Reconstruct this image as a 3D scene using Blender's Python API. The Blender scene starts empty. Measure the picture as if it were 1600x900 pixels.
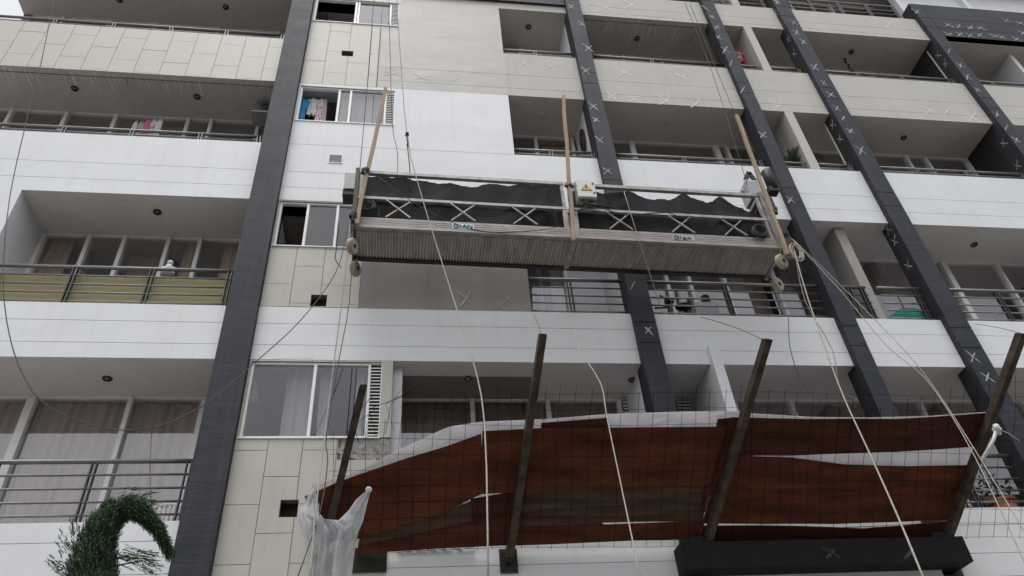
import bpy, math, random
from mathutils import Vector, Matrix

# ------------------------------------------------------------------ camera, sky, sun, exposure
SC = bpy.context.scene
COL = SC.collection
EYE = Vector((0.0, 0.0, 1.6))
def cam_axes(p, y, r):
    cp, sp, cy, sy = math.cos(p), math.sin(p), math.cos(y), math.sin(y)
    fw = Vector((sy * cp, cy * cp, sp)); rt = Vector((cy, -sy, 0)); up = rt.cross(fw)
    return math.cos(r) * rt + math.sin(r) * up, -math.sin(r) * rt + math.cos(r) * up, fw
RT, UP, FW = cam_axes(math.radians(39.795), math.radians(10.23), math.radians(-5.187))
cam = bpy.data.cameras.new('camera'); cam.lens = 27.0; cam.sensor_width = 36.0
cam.clip_start = 0.05; cam.clip_end = 3000
co = bpy.data.objects.new('camera', cam); COL.objects.link(co); SC.camera = co
co.matrix_world = Matrix(((RT.x, UP.x, -FW.x, EYE.x), (RT.y, UP.y, -FW.y, EYE.y), (RT.z, UP.z, -FW.z, EYE.z), (0, 0, 0, 1)))

SUN_EL, SUN_AZ = math.radians(74), math.radians(200)     # high, behind the viewer, veiled by cloud
W = bpy.data.worlds.new('World'); SC.world = W; W.use_nodes = True
nt = W.node_tree; nt.nodes.clear()
sky = nt.nodes.new('ShaderNodeTexSky'); sky.sky_type = 'NISHITA'; sky.sun_disc = False
sky.sun_elevation = SUN_EL; sky.sun_rotation = SUN_AZ; sky.dust_density = 4.0; sky.air_density = 1.2
hs = nt.nodes.new('ShaderNodeHueSaturation'); hs.inputs['Saturation'].default_value = 0.16
bg = nt.nodes.new('ShaderNodeBackground'); bg.inputs['Strength'].default_value = 0.15
wo = nt.nodes.new('ShaderNodeOutputWorld')
nt.links.new(sky.outputs[0], hs.inputs['Color']); nt.links.new(hs.outputs[0], bg.inputs['Color']); nt.links.new(bg.outputs[0], wo.inputs['Surface'])
sl = bpy.data.lights.new('sun', 'SUN'); sl.energy = 0.5; sl.angle = math.radians(25); sl.color = (1.0, 0.97, 0.93)
so = bpy.data.objects.new('sun', sl); COL.objects.link(so)
sd = Vector((math.sin(SUN_AZ) * math.cos(SUN_EL), math.cos(SUN_AZ) * math.cos(SUN_EL), math.sin(SUN_EL)))
so.rotation_euler = sd.to_track_quat('Z', 'Y').to_euler(); so.location = (0, -10, 30)
SC.view_settings.view_transform = 'Standard'; SC.view_settings.look = 'None'
SC.view_settings.exposure = 0.62; SC.view_settings.gamma = 1.0
SC.view_settings.use_curve_mapping = False
SC.render.engine = 'CYCLES'
SC.cycles.max_bounces = 7; SC.cycles.diffuse_bounces = 4; SC.cycles.transparent_max_bounces = 16

rnd = random.Random(7)

# ------------------------------------------------------------------ measuring helpers
def ray(px, py):
    return FW + RT * ((px - 800.0) / 1200.0) - UP * ((py - 450.0) / 1200.0)
def P(px, py, Y):
    d = ray(px, py); return EYE + d * (Y / d.y)

# ------------------------------------------------------------------ mesh builder
class MB:
    def __init__(s): s.v = []; s.f = []; s.m = []; s.s = []
    def face(s, pts, mi=0, smooth=False):
        b = len(s.v); s.v += [tuple(p) for p in pts]; s.f.append(tuple(range(b, b + len(pts)))); s.m.append(mi); s.s.append(smooth)
    def box(s, x0, x1, y0, y1, z0, z1, mi=0):
        b = len(s.v)
        s.v += [(x, y, z) for z in (z0, z1) for y in (y0, y1) for x in (x0, x1)]
        for q in ((0, 2, 3, 1), (4, 5, 7, 6), (0, 1, 5, 4), (2, 6, 7, 3), (0, 4, 6, 2), (1, 3, 7, 5)):
            s.f.append(tuple(b + i for i in q)); s.m.append(mi); s.s.append(False)
    def hexa(s, lo, hi, mi=0):
        b = len(s.v); n = len(lo); s.v += [tuple(p) for p in lo] + [tuple(p) for p in hi]
        s.f.append(tuple(b + i for i in reversed(range(n)))); s.f.append(tuple(b + n + i for i in range(n)))
        for i in range(n):
            j = (i + 1) % n; s.f.append((b + i, b + j, b + n + j, b + n + i))
        s.m += [mi] * (n + 2); s.s += [False] * (n + 2)
    def bar(s, p, q, w, h, mi=0, up=(0, 0, 1)):
        p, q = Vector(p), Vector(q); d = (q - p).normalized(); u = Vector(up)
        a = d.cross(u)
        if a.length < 1e-4: a = d.cross(Vector((0, 1, 0)))
        a.normalize(); c = a.cross(d).normalized()
        a *= w / 2; c *= h / 2
        s.hexa([p - a - c, p + a - c, p + a + c, p - a + c], [q - a - c, q + a - c, q + a + c, q - a + c], mi)
    def tube(s, pts, r, n=6, mi=0, smooth=True, cap=True):
        pts = [Vector(p) for p in pts]; k = len(pts)
        rs = r if isinstance(r, (list, tuple)) else [r] * k
        b = len(s.v); a = None
        for i in range(k):
            d = (pts[min(i + 1, k - 1)] - pts[max(i - 1, 0)])
            d = d.normalized() if d.length > 1e-9 else Vector((0, 0, 1))
            if a is None:
                a = d.cross(Vector((0.3, 0.2, 0.93)))
                if a.length < 1e-3: a = d.cross(Vector((1, 0, 0)))
            a = (a - d * a.dot(d)).normalized(); c = d.cross(a)
            for j in range(n):
                t = 2 * math.pi * j / n
                s.v.append(tuple(pts[i] + (a * math.cos(t) + c * math.sin(t)) * rs[i]))
        for i in range(k - 1):
            for j in range(n):
                l = (j + 1) % n
                s.f.append((b + i * n + j, b + i * n + l, b + (i + 1) * n + l, b + (i + 1) * n + j)); s.m.append(mi); s.s.append(smooth)
        if cap:
            s.f.append(tuple(b + j for j in reversed(range(n)))); s.f.append(tuple(b + (k - 1) * n + j for j in range(n)))
            s.m += [mi, mi]; s.s += [False, False]
    def grid(s, rows, mi=0, smooth=True, thick=None):
        b = len(s.v); nr = len(rows); nc = len(rows[0])
        for r in rows: s.v += [tuple(p) for p in r]
        for i in range(nr - 1):
            for j in range(nc - 1):
                s.f.append((b + i * nc + j, b + i * nc + j + 1, b + (i + 1) * nc + j + 1, b + (i + 1) * nc + j)); s.m.append(mi); s.s.append(smooth)
    def ball(s, c, rx, ry=None, rz=None, mi=0, nu=10, nv=7):
        ry = ry or rx; rz = rz or rx; rows = []
        for i in range(nv + 1):
            ph = -math.pi / 2 + math.pi * i / nv
            rows.append([(c[0] + rx * math.cos(ph) * math.cos(2 * math.pi * j / nu), c[1] + ry * math.cos(ph) * math.sin(2 * math.pi * j / nu), c[2] + rz * math.sin(ph)) for j in range(nu + 1)])
        s.grid(rows, mi)
    def wall(s, x0, x1, z0, z1, yf, holes, depth, mi=0):
        xs = sorted({x0, x1, *[h[0] for h in holes], *[h[1] for h in holes]}); zs = sorted({z0, z1, *[h[2] for h in holes], *[h[3] for h in holes]})
        xs = [x for x in xs if x0 <= x <= x1]; zs = [z for z in zs if z0 <= z <= z1]
        for a, b in zip(xs, xs[1:]):
            for c, d in zip(zs, zs[1:]):
                mx, mz = (a + b) / 2, (c + d) / 2
                if any(h[0] < mx < h[1] and h[2] < mz < h[3] for h in holes): continue
                s.face([(a, yf, c), (b, yf, c), (b, yf, d), (a, yf, d)], mi)
        for h in holes:
            a, b, c, d = h[0], h[1], h[2], h[3]; e = yf + depth
            for q in (((a, yf, c), (a, e, c), (b, e, c), (b, yf, c)), ((a, yf, d), (b, yf, d), (b, e, d), (a, e, d)), ((a, yf, c), (a, yf, d), (a, e, d), (a, e, c)), ((b, yf, c), (b, e, c), (b, e, d), (b, yf, d))):
                s.face(q, mi)
        y2 = yf + depth
        s.face([(x0, yf, z0), (x0, yf, z1), (x0, y2, z1), (x0, y2, z0)], mi); s.face([(x1, yf, z0), (x1, y2, z0), (x1, y2, z1), (x1, yf, z1)], mi)
    def build(s, name, mats, parent=None, label=None, recenter=False):
        me = bpy.data.meshes.new(name); vs = s.v; off = Vector((0, 0, 0))
        if recenter:
            xs = [v[0] for v in vs]; ys = [v[1] for v in vs]; zs = [v[2] for v in vs]
            off = Vector(((min(xs) + max(xs)) / 2, (min(ys) + max(ys)) / 2, min(zs)))
        elif parent is not None: off = parent.matrix_world.translation if parent.parent is None and parent.type == 'EMPTY' else Vector(parent.get('_off', (0, 0, 0)))
        # vertices are written relative to the thing's base
        me.from_pydata([(v[0] - off.x, v[1] - off.y, v[2] - off.z) for v in vs], [], s.f)
        ml = mats if isinstance(mats, (list, tuple)) else [mats]
        for m in ml: me.materials.append(m)
        me.polygons.foreach_set('material_index', s.m); me.polygons.foreach_set('use_smooth', s.s); me.update()
        o = bpy.data.objects.new(name, me); COL.objects.link(o)
        if parent is not None:
            o.parent = parent
            OFF[o.name] = off
        else:
            o.location = off; OFF[o.name] = off
        if label: o['label'] = label
        return o
OFF = {}
_build0 = MB.build
def build(mb, name, mats, parent=None, label=None):
    """part: vertices stored relative to the base of the thing that owns it"""
    if parent is None: return mb.build(name, mats, None, label, True)
    off = OFF[parent.name]
    me = bpy.data.meshes.new(name)
    me.from_pydata([(v[0] - off.x, v[1] - off.y, v[2] - off.z) for v in mb.v], [], mb.f)
    for m in (mats if isinstance(mats, (list, tuple)) else [mats]): me.materials.append(m)
    me.polygons.foreach_set('material_index', mb.m); me.polygons.foreach_set('use_smooth', mb.s); me.update()
    o = bpy.data.objects.new(name, me); COL.objects.link(o); o.parent = parent; OFF[o.name] = off
    if label: o['label'] = label
    return o
def thing(name, loc, label, cat, group=None):
    o = bpy.data.objects.new(name, None); COL.objects.link(o); o.location = loc; o.empty_display_size = 0.2
    OFF[o.name] = Vector(loc); o['label'] = label; o['category'] = cat
    if group: o['group'] = group
    return o
def solo(mb, name, mats, label, cat, group=None, kind=None):
    o = build(mb, name, mats); o['label'] = label; o['category'] = cat
    if group: o['group'] = group
    if kind: o['kind'] = kind
    return o

# ------------------------------------------------------------------ materials
def new_mat(name):
    m = bpy.data.materials.new(name); m.use_nodes = True; t = m.node_tree
    return m, t, t.nodes['Principled BSDF'], t.nodes['Material Output']
def mat(name, col, rough=0.6, var=0.12, scale=6.0, stretch=(1, 1, 1), metal=0.0, bump=0.0, bscale=60.0, spec=0.5, col2=None, thr=None, detail=5, dirt=0.0, wave=0.0):
    """base colour broken up by two scales of object space noise, a little roughness change and bump"""
    m, t, p, o = new_mat(name); N = t.nodes.new; L = t.links.new
    tc = N('ShaderNodeTexCoord'); mp = N('ShaderNodeMapping'); mp.inputs['Scale'].default_value = stretch
    L(tc.outputs['Object'], mp.inputs['Vector'])
    n1 = N('ShaderNodeTexNoise'); n1.inputs['Scale'].default_value = scale; n1.inputs['Detail'].default_value = detail; n1.inputs['Roughness'].default_value = 0.62
    L(mp.outputs[0], n1.inputs['Vector'])
    rp = N('ShaderNodeValToRGB')
    if thr: rp.color_ramp.elements[0].position, rp.color_ramp.elements[1].position = thr
    else: rp.color_ramp.elements[0].position, rp.color_ramp.elements[1].position = 0.3, 0.7
    c2 = col2 or tuple(c * (1 + var) for c in col); c1 = col if col2 else tuple(c * (1 - var) for c in col)
    rp.color_ramp.elements[0].color = (*c1, 1); rp.color_ramp.elements[1].color = (*[min(1, c) for c in c2], 1)
    L(n1.outputs['Fac'], rp.inputs[0]); colout = rp.outputs[0]
    if dirt:
        for (sx, sz, lo, hi, amt) in ((11.0, 0.45, 0.50, 0.78, dirt), (0.9, 1.4, 0.46, 0.75, dirt * 0.55), (46.0, 30.0, 0.62, 0.74, dirt * 0.6)):
            mp2 = N('ShaderNodeMapping'); mp2.inputs['Scale'].default_value = (sx, sx, sz); L(tc.outputs['Object'], mp2.inputs['Vector'])
            nd = N('ShaderNodeTexNoise'); nd.inputs['Scale'].default_value = 1.0; nd.inputs['Detail'].default_value = 6; L(mp2.outputs[0], nd.inputs['Vector'])
            r2 = N('ShaderNodeMapRange'); r2.inputs['From Min'].default_value = lo; r2.inputs['From Max'].default_value = hi; r2.inputs['To Min'].default_value = 0.0; r2.inputs['To Max'].default_value = amt; L(nd.outputs['Fac'], r2.inputs['Value'])
            mxc = N('ShaderNodeMix'); mxc.data_type = 'RGBA'; L(r2.outputs[0], mxc.inputs['Factor']); L(colout, mxc.inputs[6]); mxc.inputs[7].default_value = (0.17, 0.155, 0.135, 1); colout = mxc.outputs[2]
    L(colout, p.inputs['Base Color'])
    p.inputs['Roughness'].default_value = rough; p.inputs['Metallic'].default_value = metal; p.inputs['Specular IOR Level'].default_value = spec
    mr = N('ShaderNodeMapRange'); mr.inputs['To Min'].default_value = max(0, rough - 0.09); mr.inputs['To Max'].default_value = min(1, rough + 0.09)
    L(n1.outputs['Fac'], mr.inputs['Value']); L(mr.outputs[0], p.inputs['Roughness'])
    if bump:
        n2 = N('ShaderNodeTexNoise'); n2.inputs['Scale'].default_value = bscale; n2.inputs['Detail'].default_value = 4
        L(mp.outputs[0], n2.inputs['Vector'])
        b = N('ShaderNodeBump'); b.inputs['Strength'].default_value = bump; b.inputs['Distance'].default_value = 0.01
        L(n2.outputs['Fac'], b.inputs['Height'])
        if wave:
            n3 = N('ShaderNodeTexNoise'); n3.inputs['Scale'].default_value = 1.7; n3.inputs['Detail'].default_value = 2; L(tc.outputs['Object'], n3.inputs['Vector'])
            b3 = N('ShaderNodeBump'); b3.inputs['Strength'].default_value = wave; b3.inputs['Distance'].default_value = 0.05; L(n3.outputs['Fac'], b3.inputs['Height']); L(b3.outputs[0], b.inputs['Normal'])
        L(b.outputs[0], p.inputs['Normal'])
    return m
WHITE = mat('white_wall_paint', (0.70, 0.72, 0.74), 0.6, 0.035, 1.3, (1, 1, 0.6), bump=0.10, bscale=25, dirt=0.075, wave=0.25)
SOFFIT = mat('soffit_paint', (0.70, 0.68, 0.665), 0.75, 0.05, 0.9, bump=0.05, dirt=0.14, wave=0.2)
SOFFIT_TAN = mat('old_soffit_paint', (0.56, 0.52, 0.485), 0.75, 0.07, 1.1, bump=0.05, dirt=0.2, wave=0.2)
TAN = mat('greige_plaster', (0.49, 0.475, 0.445), 0.75, 0.05, 1.6, (1, 1, 0.7), bump=0.12, bscale=40, dirt=0.13, wave=0.25)
GREIGE = mat('grey_block_plaster', (0.40, 0.385, 0.365), 0.5, 0.05, 1.2, bump=0.08, bscale=30, dirt=0.10, wave=0.3)
WETGREY = mat('glossy_grey_plaster', (0.30, 0.285, 0.275), 0.17, 0.10, 1.8, (1, 1, 0.8), bump=0.03, bscale=12, spec=0.9, dirt=0.2, wave=0.12)
TILE = mat('cream_tile', (0.465, 0.452, 0.40), 0.5, 0.07, 1.7, bump=0.12, bscale=18, dirt=0.10)
GROUT = mat('tile_grout', (0.16, 0.15, 0.135), 0.9, 0.2, 8)
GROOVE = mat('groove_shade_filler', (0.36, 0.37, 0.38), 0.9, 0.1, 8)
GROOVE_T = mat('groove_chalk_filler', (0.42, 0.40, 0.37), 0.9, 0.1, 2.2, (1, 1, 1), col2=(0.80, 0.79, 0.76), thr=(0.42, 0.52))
ROUGHC = mat('bare_plaster_patch', (0.16, 0.15, 0.14), 0.95, 0.3, 14, col2=(0.42, 0.41, 0.39), bump=0.6, bscale=30)
DARK = mat('dark_pilaster_paint', (0.027, 0.031, 0.042), 0.6, 0.3, 2.2, (1, 1, 9), bump=0.3, bscale=16, spec=0.25, dirt=0.14, wave=0.3)
DARK2 = mat('dark_side_paint', (0.022, 0.022, 0.024), 0.6, 0.25, 5.0, (1, 1, 3), bump=0.1)
CHALK = mat('chalk_on_dark', (0.055, 0.062, 0.074), 0.9, 0.2, 20, (1, 1, 1), col2=(0.50, 0.52, 0.54), thr=(0.32, 0.62), detail=8)
CHALK_T = mat('chalk_on_plaster', (0.58, 0.57, 0.54), 0.9, 0.1, 16, col2=(0.80, 0.79, 0.77), thr=(0.36, 0.62), detail=7)
DRIP = mat('lime_streak', (0.58, 0.54, 0.51), 0.9, 0.1, 14, (1, .2, 1), col2=(0.90, 0.88, 0.85), thr=(0.35, 0.6))
ALU = mat('white_aluminium', (0.80, 0.80, 0.79), 0.4, 0.04, 6, spec=0.5)
ALU_G = mat('grey_aluminium', (0.33, 0.32, 0.31), 0.4, 0.06, 6)
STEEL = mat('railing_steel', (0.21, 0.205, 0.205), 0.42, 0.15, 9, metal=0.5)
STEEL_D = mat('railing_flat_bar', (0.07, 0.07, 0.075), 0.45, 0.15, 9, metal=0.5)
LAMPD = mat('lamp_trim', (0.03, 0.025, 0.022), 0.5, 0.2, 20)
LAMPG = mat('lamp_reflector', (0.22, 0.20, 0.19), 0.25, 0.2, 20, metal=0.8)
ROOM = mat('room_paint', (0.20, 0.178, 0.16), 0.9, 0.1, 2)
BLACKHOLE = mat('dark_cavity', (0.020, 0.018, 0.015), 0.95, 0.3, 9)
CUR_P = mat('mauve_curtain', (0.50, 0.42, 0.40), 0.85, 0.14, 4, (6, 6, 0.5))
CUR_B = mat('brown_curtain', (0.36, 0.30, 0.265), 0.9, 0.10, 4, (6, 6, 0.5))
CUR_S = mat('sheer_curtain', (0.46, 0.44, 0.46), 0.85, 0.08, 4, (6, 6, 0.5))
CUR_T = mat('tan_curtain', (0.60, 0.47, 0.37), 0.9, 0.08, 4, (6, 6, 0.5))
CUR_C = mat('cream_blind', (0.55, 0.53, 0.46), 0.85, 0.1, 9, (12, 12, 0.4))
NETB = mat('black_net_wire', (0.018, 0.018, 0.018), 0.7, 0.2, 20)
ROPE = mat('pale_rope', (0.36, 0.325, 0.285), 0.9, 0.3, 60, bump=0.3, bscale=200)
CABLE = mat('grey_steel_cable', (0.055, 0.052, 0.05), 0.7, 0.2, 40)
CABLE_B = mat('black_cable', (0.02, 0.02, 0.022), 0.55, 0.2, 30)
POLE = mat('raw_timber', (0.33, 0.245, 0.17), 0.8, 0.25, 5, (9, 9, 0.8), bump=0.2, bscale=30)
WOODR = mat('red_brown_board', (0.034, 0.011, 0.0062), 0.72, 0.3, 1.3, (0.8, 2.6, 2.6), col2=(0.118, 0.037, 0.0185), thr=(0.30, 0.58), bump=0.25, bscale=30, detail=8, spec=0.14)
WOODR2 = mat('dark_red_board', (0.026, 0.0095, 0.0062), 0.72, 0.3, 1.4, (0.8, 2.6, 2.6), col2=(0.072, 0.0235, 0.014), thr=(0.30, 0.58), bump=0.25, bscale=30, detail=8, spec=0.14)
WOODG = mat('weathered_grey_board', (0.042, 0.026, 0.018), 0.75, 0.35, 1.7, (0.7, 4, 4), col2=(0.105, 0.064, 0.045), thr=(0.32, 0.62), bump=0.25, bscale=30, detail=7, spec=0.12)
TUBE = mat('rusty_square_tube', (0.024, 0.020, 0.017), 0.5, 0.3, 7, (1, 1, 1), metal=0.3, col2=(0.095, 0.075, 0.055), bump=0.1, spec=0.12)
REBAR = mat('rusty_wire', (0.012, 0.010, 0.009), 0.9, 0.3, 20, spec=0.05)
PALU = mat('weathered_platform_metal', (0.20, 0.175, 0.16), 0.5, 0.25, 4, (1, 2, 14), metal=0.15, col2=(0.40, 0.37, 0.345), bump=0.12, bscale=50, dirt=0.35)
PDECK = mat('ribbed_deck_metal', (0.30, 0.26, 0.235), 0.55, 0.3, 5, (3, .7, 1), col2=(0.52, 0.465, 0.43), bump=0.15, bscale=40, dirt=0.3)
PRAIL = mat('worn_rail_metal', (0.20, 0.185, 0.175), 0.5, 0.25, 8, metal=0.3, col2=(0.42, 0.405, 0.39))
PDARK = mat('greasy_dark_metal', (0.035, 0.031, 0.028), 0.55, 0.3, 10, metal=0.4, bump=0.1)
WHEEL = mat('cream_rubber', (0.28, 0.24, 0.165), 0.75, 0.22, 9, col2=(0.47, 0.42, 0.33), bump=0.2, dirt=0.5)
MOTOR = mat('grey_motor_paint', (0.36, 0.37, 0.37), 0.4, 0.15, 8)
BOXM = mat('pale_box_paint', (0.60, 0.60, 0.57), 0.45, 0.06, 8)
YEL = mat('warning_yellow', (0.70, 0.38, 0.05), 0.6, 0.2, 30)
INK = mat('black_ink', (0.02, 0.02, 0.02), 0.7, 0.1, 20)
BLUE = mat('logo_blue', (0.03, 0.10, 0.15), 0.6, 0.2, 30)
LOGOW = mat('logo_pale', (0.55, 0.66, 0.70), 0.6, 0.1, 30)
LOGOG = mat('logo_worn_plate', (0.36, 0.38, 0.37), 0.6, 0.2, 30)
TEAL = mat('teal_sheet', (0.01, 0.22, 0.20), 0.6, 0.15, 5)
SCREEN = mat('yellowed_screen', (0.60, 0.52, 0.30), 0.7, 0.1, 3, (1, 1, 3))
CHAIRW = mat('white_plastic', (0.74, 0.73, 0.69), 0.4, 0.04, 6)
LEAF = mat('palm_leaf', (0.035, 0.075, 0.028), 0.5, 0.4, 10, col2=(0.085, 0.15, 0.055))
LEAF2 = mat('balcony_leaf', (0.035, 0.06, 0.03), 0.6, 0.5, 14)
CONI = mat('conifer_needle', (0.018, 0.046, 0.020), 0.6, 0.5, 5, col2=(0.060, 0.115, 0.045))
BARK = mat('bark', (0.09, 0.06, 0.045), 0.9, 0.3, 12, (4, 4, 1), bump=0.4)
POT = mat('terracotta', (0.35, 0.13, 0.06), 0.8, 0.15, 8)
BRICK = mat('brown_brick', (0.22, 0.12, 0.085), 0.9, 0.25, 6)
ROOFT = mat('roof_tile', (0.20, 0.085, 0.055), 0.85, 0.3, 8)
ASPH = mat('asphalt', (0.15, 0.147, 0.143), 0.9, 0.15, 3, bump=0.3, bscale=80)
CONC = mat('pavement_concrete', (0.30, 0.293, 0.28), 0.9, 0.1, 2, bump=0.2)
def solid(name, col, rough=0.8): return mat(name, col, rough, 0.12, 9)

def glass_mat(name, tint, boost, rough=0.0):
    m, t, p, o = new_mat(name); N = t.nodes.new; L = t.links.new
    t.nodes.remove(p)
    tr = N('ShaderNodeBsdfTransparent'); tr.inputs[0].default_value = (*tint, 1)
    gl = N('ShaderNodeBsdfGlossy'); gl.inputs['Roughness'].default_value = rough; gl.inputs[0].default_value = (0.95, 0.96, 1.0, 1)
    ge = N('ShaderNodeNewGeometry'); dt = N('ShaderNodeVectorMath'); dt.operation = 'DOT_PRODUCT'; L(ge.outputs['Normal'], dt.inputs[0]); L(ge.outputs['Incoming'], dt.inputs[1])
    ab = N('ShaderNodeMath'); ab.operation = 'ABSOLUTE'; L(dt.outputs['Value'], ab.inputs[0])
    om = N('ShaderNodeMath'); om.operation = 'SUBTRACT'; om.inputs[0].default_value = 1.0; L(ab.outputs[0], om.inputs[1])
    pw = N('ShaderNodeMath'); pw.operation = 'POWER'; pw.inputs[1].default_value = 5.0; L(om.outputs[0], pw.inputs[0])
    mu = N('ShaderNodeMath'); mu.operation = 'MULTIPLY_ADD'; mu.use_clamp = True; mu.inputs[1].default_value = 1.0 - boost; mu.inputs[2].default_value = boost; L(pw.outputs[0], mu.inputs[0])
    nz = N('ShaderNodeTexNoise'); nz.inputs['Scale'].default_value = 1.3; nz.inputs['Detail'].default_value = 1.0
    tc = N('ShaderNodeTexCoord'); L(tc.outputs['Object'], nz.inputs['Vector'])
    bp = N('ShaderNodeBump'); bp.inputs['Strength'].default_value = 0.05; bp.inputs['Distance'].default_value = 0.02
    L(nz.outputs['Fac'], bp.inputs['Height']); L(bp.outputs[0], gl.inputs['Normal'])
    mx = N('ShaderNodeMixShader'); L(mu.outputs[0], mx.inputs[0]); L(tr.outputs[0], mx.inputs[1]); L(gl.outputs[0], mx.inputs[2]); L(mx.outputs[0], o.inputs['Surface'])
    return m
GLASS = glass_mat('window_glass', (0.80, 0.78, 0.77), 0.15)
GLASS_K = glass_mat('tinted_window_glass', (0.72, 0.72, 0.75), 0.09)
def thin_mat(name, col, trans, clear, rough=0.5, wrinkle=0.0, ws=9.0):
    """thin sheet: part diffuse, part light let through, part see-through"""
    m, t, p, o = new_mat(name); N = t.nodes.new; L = t.links.new
    p.inputs['Base Color'].default_value = (*col, 1); p.inputs['Roughness'].default_value = rough
    tl = N('ShaderNodeBsdfTranslucent'); tl.inputs[0].default_value = (*col, 1)
    tp = N('ShaderNodeBsdfTransparent')
    tc = N('ShaderNodeTexCoord'); nz = N('ShaderNodeTexNoise'); nz.inputs['Scale'].default_value = ws; nz.inputs['Detail'].default_value = 6; L(tc.outputs['Object'], nz.inputs['Vector'])
    if wrinkle:
        bp = N('ShaderNodeBump'); bp.inputs['Strength'].default_value = wrinkle; bp.inputs['Distance'].default_value = 0.03
        L(nz.outputs['Fac'], bp.inputs['Height']); L(bp.outputs[0], p.inputs['Normal']); L(bp.outputs[0], tl.inputs['Normal'])
    m1 = N('ShaderNodeMixShader'); m1.inputs[0].default_value = trans; L(p.outputs[0], m1.inputs[1]); L(tl.outputs[0], m1.inputs[2])
    m2 = N('ShaderNodeMixShader'); L(m1.outputs[0], m2.inputs[1]); L(tp.outputs[0], m2.inputs[2])
    mr = N('ShaderNodeMapRange'); mr.inputs['To Min'].default_value = clear * 0.4; mr.inputs['To Max'].default_value = clear * 1.6; p.inputs['Specular IOR Level'].default_value = 0.1 if clear < 0.05 else 0.5
    L(nz.outputs['Fac'], mr.inputs['Value']); L(mr.outputs[0], m2.inputs[0]); L(m2.outputs[0], o.inputs['Surface'])
    return m
NETCLOTH = thin_mat('black_shade_cloth', (0.020, 0.021, 0.023), 0.15, 0.03, 0.8, 0.4, 7)
PLASTIC = thin_mat('white_plastic_sheet', (0.86, 0.86, 0.89), 0.5, 0.06, 0.35, 0.5, 7)
PLASTIC2 = thin_mat('milky_plastic_sheet', (0.70, 0.71, 0.75), 0.5, 0.20, 0.3, 0.9, 10)

# ------------------------------------------------------------------ ground
def struct(mb, name, m):
    o = build(mb, name, m); o['kind'] = 'structure'; o['label'] = name.replace('_', ' '); return o
g = MB(); g.face([(-600, -600, -0.12), (600, -600, -0.12), (600, 600, -0.12), (-600, 600, -0.12)]); struct(g, 'ground', CONC)
g = MB(); g.face([(-120, -7.5, -0.116), (120, -7.5, -0.116), (120, 3.4, -0.116), (-120, 3.4, -0.116)]); struct(g, 'road', ASPH)
g = MB(); g.box(-120, 120, 3.4, 7.58, -0.3, 0.0); struct(g, 'pavement', CONC)

# ------------------------------------------------------------------ the apartment building
FY, PY, GY = 7.60, 7.50, 8.42            # parapet face, pilaster face, glazing line
LV = {'D': 4.15, 'C': 6.86, 'B': 9.523, 'A': 12.232, 'T': 14.95, 'U': 17.66}
TOPZ = {'D': 4.921, 'C': 7.642, 'B': 10.72, 'A': 13.456, 'T': 15.74, 'U': 18.45}
NEXT = {'D': 'C', 'C': 'B', 'B': 'A', 'A': 'T', 'T': 'U'}
PIL = [(-2.13, -1.767), (2.90, 3.18), (5.74, 5.98), (7.32, 7.63), (10.51, 10.78)]
BL, BR = -7.0, 15.5
bld = thing('apartment_building', (4.0, 7.6, 0.0), 'white and greige apartment block with dark grey pilasters, stacked balconies and sliding windows', 'building')

def panels(mb, x0, x1, z0, z1, grooves, back=0.12, mi=0, gi=1, under=0.201):
    """parapet: a backing wall with face boards parted by real 9 mm grooves"""
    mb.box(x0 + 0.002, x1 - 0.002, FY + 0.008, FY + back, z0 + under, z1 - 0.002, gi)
    zs = [z0] + sorted(grooves) + [z1]
    for i, (a, b) in enumerate(zip(zs, zs[1:])):
        mb.box(x0, x1, FY, FY + 0.012, a + (0.0035 if i else 0), b - (0.0035 if i < len(zs) - 2 else 0), mi)
    mb.box(x0, x1, FY + 0.012, FY + back, z1 - 0.002, z1 + 0.004, mi)
def xmark(mb, y, cx, cz, w, h, mi, r):
    """two hand drawn strokes, 2 mm proud of the face"""
    for sgn in (1, -1):
        if r.random() < 0.08: continue
        a = (cx - w / 2 * r.uniform(0.6, 1.1), cz + sgn * h / 2 * r.uniform(0.6, 1.1)); b = (cx + w / 2 * r.uniform(0.6, 1.1), cz - sgn * h / 2 * r.uniform(0.5, 1.1))
        k = 5; pts = []
        bend = r.uniform(-0.12, 0.12) * w
        for i in range(k + 1):
            t = i / k; pts.append((a[0] + (b[0] - a[0]) * t, a[1] + (b[1] - a[1]) * t + bend * math.sin(math.pi * t)))
        wd = r.uniform(0.006, 0.014)
        lo = []; hi = []; L_ = math.hypot(b[0] - a[0], b[1] - a[1]); nx, nz = -(b[1] - a[1]) / L_, (b[0] - a[0]) / L_
        y -= 0.0006
        for i, p in enumerate(pts):
            ww = wd * (0.55 + 0.6 * math.sin(math.pi * (i + 0.5) / (k + 1))) * r.uniform(0.8, 1.15)
            lo.append((p[0] - ww * nx, y, p[1] - ww * nz)); hi.append((p[0] + ww * nx, y, p[1] + ww * nz))
        mb.grid([lo, hi], mi, False)
def xmark_side(mb, x, cy, cz, w, h, mi, r):
    for sgn in (1, -1):
        a = Vector((x, cy - w / 2 * r.uniform(0.6, 1), cz + sgn * h / 2)); b = Vector((x, cy + w / 2 * r.uniform(0.6, 1), cz - sgn * h / 2 * r.uniform(0.5, 1)))
        mb.face([a + Vector((0, 0, -0.014)), b + Vector((0, 0, -0.014)), b + Vector((0, 0, 0.014)), a + Vector((0, 0, 0.014))], mi)

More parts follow.
